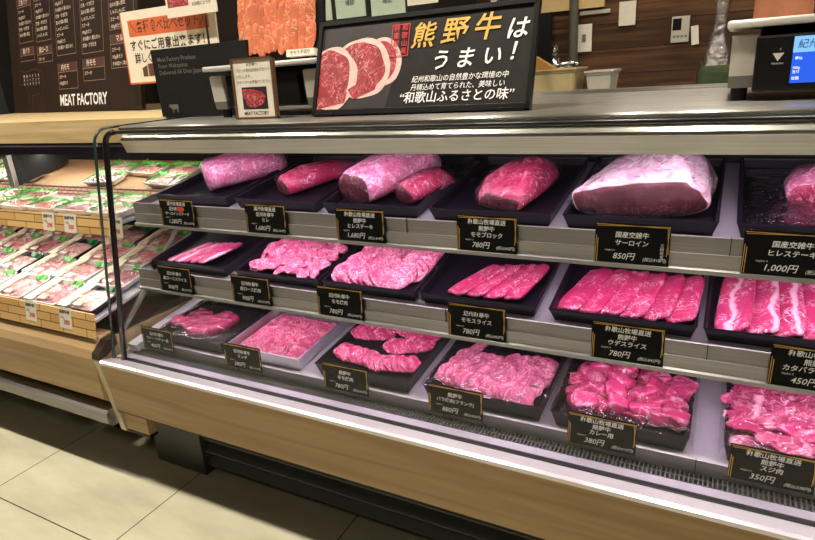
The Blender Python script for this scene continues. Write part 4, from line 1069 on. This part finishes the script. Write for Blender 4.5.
for row in range(2):
    for i in range(10):
        s += 1
        if (row == 0 and i in (1, 3)) or (row == 1 and i == 3): continue
        u = -1.800-.178*i-.03*row+rnd.uniform(-.01, .01)
        if abs(u+2.555) < .12: continue
        place('up', ('mid', s % 4), row, i, MD('up') @ T((u, .055+.10*row, .001)) @ RZ(rnd.uniform(-6, 6)) @ RX(3))
# stick-on price tags
def price_tag(x, y, z, tilt, num, label, w=.062, h=.070):
    t = thing('shelf_price_tag', label, 'price tag', T((x, y, z)) @ RX(-tilt) @ UP, 'white price tags on the open case rails')
    bm = bmesh.new(); add_box(bm, (-w/2, 0, -.001), (w/2, h, 0)); finish('tag', bm, 'paper', t)
    lettering('price_lettering', [(num, .006, h*.30, .021, .02, 0, 'CENTER', w*.75)], 'red_ink', t, T((0, 0, .0005)))
    lettering('name_lettering', [('国産牛肉', -.002, h*.78, .013, .02, 0, 'CENTER', w*.85), ('100g', -.016, h*.52, .009, .01, 0, 'CENTER', None)], 'dark_ink', t, T((0, 0, .0005)))
for x, n, l in ((-1.838, '380', 'nearest the glass case'), (-2.025, '398', 'second from the glass case'), (-2.35, '298', 'third from the glass case')):
    price_tag(x, 1.0235, .520, 10, n, f'white price tag with red figures on the lower wood rail, {l}')
for x, n, l in ((-1.62-.10, '298', 'nearest the glass case'), (-1.955, '380', 'second from the glass case'), (-2.075, '298', 'third from the glass case'), (-2.42, '198', 'fourth from the glass case')):
    price_tag(x, 1.1895, .788, 10, n, f'white price tag with red figures on the middle wood rail, {l}', .066, .064)

# ------------------------------------------------------------------ menu board
mb = thing('menu_board', 'large dark brown board of beef cuts with white print, leaning on the wooden top board', 'menu board', T((-3.72, 2.165, 1.1465)) @ RZ(math.degrees(math.atan(-.2))) @ RX(-10) @ UP)
bm = bmesh.new(); add_box(bm, (-.13, 0, -.02), (1.40, .80, 0)); finish('board', bm, 'menu_brown', mb)
cells = []
for (x, tops) in ((.03, [(.62, .385, '三角バラ'), (.36, .285, '肩バラ')]), (.275, [(.63, .375, 'カタ'), (.35, .265, '肩ロース')]), (.535, [(.64, .285, 'ロース'), (.245, .115, '内モモ')]), (.835, [(.66, .275, 'ヒレ'), (.25, .145, '外モモ')]), (1.135, [(.66, .36, 'ランプ'), (.34, .19, 'マル')])):
    for (a, b, h) in tops: cells.append((x, a, b, h))
bml, tx = bmesh.new(), []
for x, a, b, h in cells:
    w = .20+.03*(x > .5)
    bmh = bmesh.new(); poly(bmh, [(x, a-.045), (x+w, a-.045), (x+w, a), (x, a)], .0006); finish('heading', bmh, 'menu_head', mb)
    for p, q in (((x, b), (x+w, b)), ((x, b), (x, a)), ((x+w, b), (x+w, a)), ((x, a-.045), (x+w, a-.045))): quad_strip(bml, p, q, .0028, .0008)
    tx.append((h, x+.09, a-.023, .034, .02, 0, 'CENTER', .12))
    y = a-.07; k = 0
    words = ['ステーキ', '100gあたり', 'きめ細かく柔らかい', '焼肉・すき焼き', '旨みが濃い部位', 'しゃぶしゃぶに']
    while y > b+.012:
        tx.append((words[k % 6], x+.012, y, .021, .012, 0, 'LEFT', w*.86)); y -= .031; k += 1
finish('cell_lines', bml, 'menu_line', mb)
lettering('cell_lettering', tx, 'menu_text', mb, T((0, 0, .0012)))
lettering('shop_lettering', [('MEAT FACTORY', .535, .055, .078, .022, 0, 'LEFT', .54)], 'chalk', mb, T((0, 0, .0012)))
bm = bmesh.new()
cp = [(-.02, .20), (.02, .235), (.06, .225), (.24, .235), (.31, .22), (.33, .16), (.31, .10), (.315, .01), (.28, .01), (.27, .10), (.16, .09), (.155, .01), (.12, .01), (.11, .10), (.08, .15), (.03, .16), (-.01, .15), (-.02, .20)]
for p, q in zip(cp, cp[1:]): quad_strip(bm, p, q, .004, .0008)
finish('cow_outline', bm, 'menu_head', mb)
lettering('cow_lettering', [(c, .06+.042*(i % 6), .20-.022*(i//6), .018, .01, 0, 'CENTER', None) for i, c in enumerate('肩肩ロサラモネリーブンモカバロラプマ')], 'menu_text', mb, T((0, 0, .0012)))

# ------------------------------------------------------------------ back of the shop
bc = thing('back_counter', 'steel work counter against the back wall, behind the glass counter', 'counter', T((-.1, 2.55, 0)))
box('counter_top', (-.95, -.30, 1.02), (2.2, .35, 1.05), 'steel', bc); box('cabinet', (-.95, -.26, 0), (2.2, .35, 1.02), 'rail', bc)
bm = bmesh.new(); add_tube(bm, [(0, 0, 0), (0, 0, 1.75)], .020, 14)
tag(finish('wall_pipe', bm, 'pipe', None, T((-.655, 2.862, 1.05)), smooth=True), 'vertical grey pipe on the walnut wall beside the socket', 'pipe')
o = thing('wall_socket', 'white socket plate on the walnut wall right of the grey pipe', 'socket', T((-.615, 2.898, 1.315)) @ UP)
bm = bmesh.new(); add_box(bm, (-.034, -.058, 0), (.034, .058, .008), bev=.002); pl = finish('plate', bm, 'paper', o)
bm = bmesh.new(); add_box(bm, (-.008, -.016, .007), (.008, .016, .010)); finish('outlet', bm, 'scale_mid', pl)
o = thing('wall_controller', 'beige wall controller with a dark display window on the walnut wall', 'controller', T((-.222, 2.898, 1.318)) @ UP @ Matrix.Scale(.82, 4))
bm = bmesh.new(); add_box(bm, (-.042, -.062, 0), (.042, .062, .014), bev=.003); finish('case', bm, 'scale_grey', o)
bm = bmesh.new(); add_box(bm, (-.036, -.004, .0135), (.004, .052, .015)); finish('display', bm, 'black', o)
for k in range(4):
    bm = bmesh.new(); add_box(bm, (-.032+.018*k, -.038, .0135), (-.020+.018*k, -.028, .016)); finish('button', bm, 'scale_mid', o)
bm = bmesh.new(); add_box(bm, (.040, -.070, .001), (.068, .004, .004), T((0, 0, 0)) @ RZ(6)); tag(finish('hanging_slip', bm, 'paper', None, T((-.222, 2.893, 1.318)) @ UP), 'small paper slip hanging beside the beige wall controller', 'paper')
bm = bmesh.new(); add_box(bm, (-.034, -.048, 0), (.034, .048, .005)); tag(finish('wall_card', bm, 'paper', None, T((-.435, 2.893, 1.40)) @ UP), 'plain white card on the walnut wall near the cream strip', 'card')
bm = bmesh.new(); add_box(bm, (-.075, -.008, 0), (.055, .008, .012), bev=.002); tag(finish('wall_rail', bm, 'scale_grey', None, T((-.56, 2.895, 1.418)) @ UP), 'short pale rail on the wall below the cream strip', 'rail')
# dark splash board behind the tap
bm = bmesh.new(); add_box(bm, (-.11, 0, 0), (.09, .015, .40), bev=.002); tag(finish('splash_board', bm, 'black', None, T((-.845, 2.85, 1.05)) @ RX(-3)), 'dark glossy board standing behind the tap on the back counter', 'board')
# tap
tp = thing('tap', 'chrome mixer tap on the back counter right of the banner', 'tap', T((-.685, 2.66, 1.05)))
bm = bmesh.new(); add_tube(bm, [(0, 0, 0), (0, 0, .19)], .018, 12); finish('body', bm, 'chrome', tp, smooth=True)
bm = bmesh.new(); add_tube(bm, [(-.07, 0, .15), (.09, -.005, .165)], .013, 10); vb = finish('valve_bar', bm, 'chrome', tp, smooth=True)
bm = bmesh.new(); add_tube(bm, [(.0, 0, .18), (.01, -.02, .225), (.02, -.08, .23), (.025, -.10, .20)], .011, 10); finish('spout', bm, 'chrome', tp, smooth=True)
for sx in (-.07, .09):
    bm = bmesh.new(); add_tube(bm, [(sx, 0, .15), (sx*1.15, -.04, .16)], .014, 10); finish('handle', bm, 'chrome', vb, smooth=True)
def tub(name, W, D, h, mw, label, mat):
    bm = bmesh.new()
    def ring(i, z): return [bm.verts.new((a*(W/2-i), b*(D/2-i), z)) for a, b in ((-1, -1), (1, -1), (1, 1), (-1, 1))]
    rs = [ring(.02, 0), ring(.004, h-.01), ring(-.006, h-.008), ring(-.006, h), ring(.006, h), ring(.022, .008)]
    for a, b in zip(rs, rs[1:]):
        for k in range(4): bm.faces.new((a[k], a[(k+1) % 4], b[(k+1) % 4], b[k]))
    bm.faces.new(rs[0]); bm.faces.new(rs[-1])
    bmesh.ops.bevel(bm, geom=bm.edges[:], offset=.004, segments=2, affect='EDGES')
    return tag(finish(name, bm, mat, None, mw), label, 'tub')
tub('plastic_tub', .27, .20, .150, T((-.655, 2.42, 1.0505)), 'beige plastic tub on the back counter right of the banner', 'beige_plastic')
tub('plastic_tub',   .10, .18, .135, T((-.445, 2.44, 1.0505)), 'small pale grey tub at the right end beside the beige tub', 'scale_grey')
bm = bmesh.new(); add_box(bm, (-.075, -.012, 0), (.075, .012, .16), RY(-58), bev=.003); tag(finish('wooden_paddle', bm, 'tan_board', None, T((-.60, 2.42, 1.105))), 'tan wooden paddle lying inside the beige tub', 'paddle')
bm = bmesh.new(); add_box(bm, (-.09, -.01, 0), (.05, .01, .17), RY(6), bev=.002); tag(finish('chopping_board', bm, 'tan_board', None, T((-.87, 2.44, 1.052))), 'tan board standing left of the beige tub, half hidden by the banner', 'board')
# hanging bag
bm = bmesh.new(); g = []
for j in range(17):
    z = 1.053+.487*j/16; wd = .040+.028*math.sin(j*.45+.5)*(1-j/30)
    g.append([bm.verts.new((math.cos(a)*wd*(1+.3*noise.noise(Vector((math.cos(a)*2, math.sin(a)*2, j*.35)))), math.sin(a)*wd*.7, z)) for a in [2*math.pi*i/20 for i in range(20)]])
for a, b in zip(g, g[1:]):
    for k in range(20): bm.faces.new((a[k], a[(k+1) % 20], b[(k+1) % 20], b[k]))
tag(finish('plastic_bag', bm, 'bag_white', None, T((-.066, 2.62, 0)), smooth=True), 'crinkled clear plastic bag hanging behind the right scale', 'bag')
bm = bmesh.new(); add_tube(bm, [(-.066, 2.62, 1.53), (-.066, 2.62, 1.70), (-.066, 2.885, 1.70)], .006, 8); tag(finish('bag_hook', bm, 'black'), 'thin black hook on the back wall holding the plastic bag', 'hook')
bm = bmesh.new()
for j in range(1): add_box(bm, (-.065, -.05, 0), (.075, .05, .125), bev=.02)
tag(finish('folded_cloth', bm, 'green_cloth', None, T((-.055, 2.50, 1.0505))), 'dark green cloth bundle on the back counter below the plastic bag', 'cloth')
bm = bmesh.new(); bmesh.ops.create_cone(bm, cap_ends=True, segments=32, radius1=.052, radius2=.050, depth=.13, matrix=T((0, 0, .065)))
o = thing('paper_roll', 'brown wrapped bundle standing on the right scale pan', 'bundle', T((.072, 1.50, 1.283)))
finish('wrap', bm, 'brown_paper', o, smooth=False)
bm = bmesh.new(); bmesh.ops.create_cone(bm, cap_ends=True, segments=32, radius1=.0545, radius2=.0545, depth=.02, matrix=T((0, 0, .06))); finish('band', bm, 'menu_head', o)
# notes taped on a glass screen behind the banner
gs = thing('note_screen', 'clear sneeze screen with taped paper notes behind the banner', 'screen', T((-1.28, 2.05, 1.05)))
box('glass_pane', (-.35, 0, .0), (.55, .006, .62), 'glass', gs)
for x, m_, z0, w in ((-.22, 'paper_green', .385, .12), (-.08, 'paper_green', .385, .13), (.075, 'paper_green', .375, .14), (.225, 'paper', .40, .12)):
    bm = bmesh.new(); add_box(bm, (x, -.002, z0), (x+w, 0, z0+.2)); nn = finish('note', bm, m_, gs)
    lettering('note_lettering', [(q, x+w*.5, z0+.17-.03*i, .02, .0, 0, 'CENTER', w*.8) for i, q in enumerate(('本日の予定', 'ご注文票', '整理整頓', '冷蔵庫', '確認'))], 'dark_ink', gs, T((0, -.003, 0)) @ UP @ T((0, 0, 0)))
bm = bmesh.new(); add_box(bm, (-.36, -.01, 0), (-.34, .016, .64)); add_box(bm, (.54, -.01, 0), (.56, .016, .64)); finish('frame_post', bm, 'rail', gs)
box('screen_foot', (-.36, -.06, -1.05), (.56, .16, -.0005), 'rail', gs)
tag(box('tall_unit', (-6.3, 2.2, 0), (-3.93, 2.9, 2.3), 'void'), 'tall black unit at the far left behind the menu board', 'cabinet')
tag(box('dark_fridge', (-1.64, 2.35, 0), (-1.10, 2.85, 2.4), 'void', bev=.01), 'tall black fridge behind the scale and the banner', 'fridge')

# ------------------------------------------------------------------ lights
WARM = (1, .91, .77)
for i, x in enumerate((-5.52, -4.44, -3.36, -2.28, -1.2, -.12, .96, 2.04)):
    fx = thing('ceiling_spot', f'round ceiling downlight over the counter front, {ORD[i]} from the left', 'ceiling light', T((x, .82, 2.8)), 'ceiling downlights')
    bm = bmesh.new(); bmesh.ops.create_cone(bm, cap_ends=True, segments=28, radius1=.075, radius2=.08, depth=.03, matrix=T((0, 0, -.0155))); finish('ring', bm, 'black', fx)
    bm = bmesh.new(); add_disc(bm, (0, 0, -.0315), .062, 28); finish('lens', bm, 'lamp_warm', fx)
    area('downlight', (x, .82, 2.76), (0, 0, 0), .12, .12, 20, WARM, 'DISK', 150)
for i, x in enumerate((-3.4, -1.2, -.42, -.12, .7)):
    area('back_downlight', (x, 2.3, 2.76), (0, 0, 0), .12, .12, 4.5, WARM, 'DISK')
for i, x in enumerate((-3.6, -1.6, .6)):
    area('aisle_fill_light', (x, -.9, 2.76), (0, 0, 0),   .3, .3, 2.5, WARM, 'DISK')  # added weak fill from the aisle side, no lamps known there
wd = bpy.data.worlds.new('world'); SC.world = wd; wd.use_nodes = True
bg = wd.node_tree.nodes['Background']; bg.inputs[0].default_value = (1, .88, .70, 1); bg.inputs[1].default_value = .035
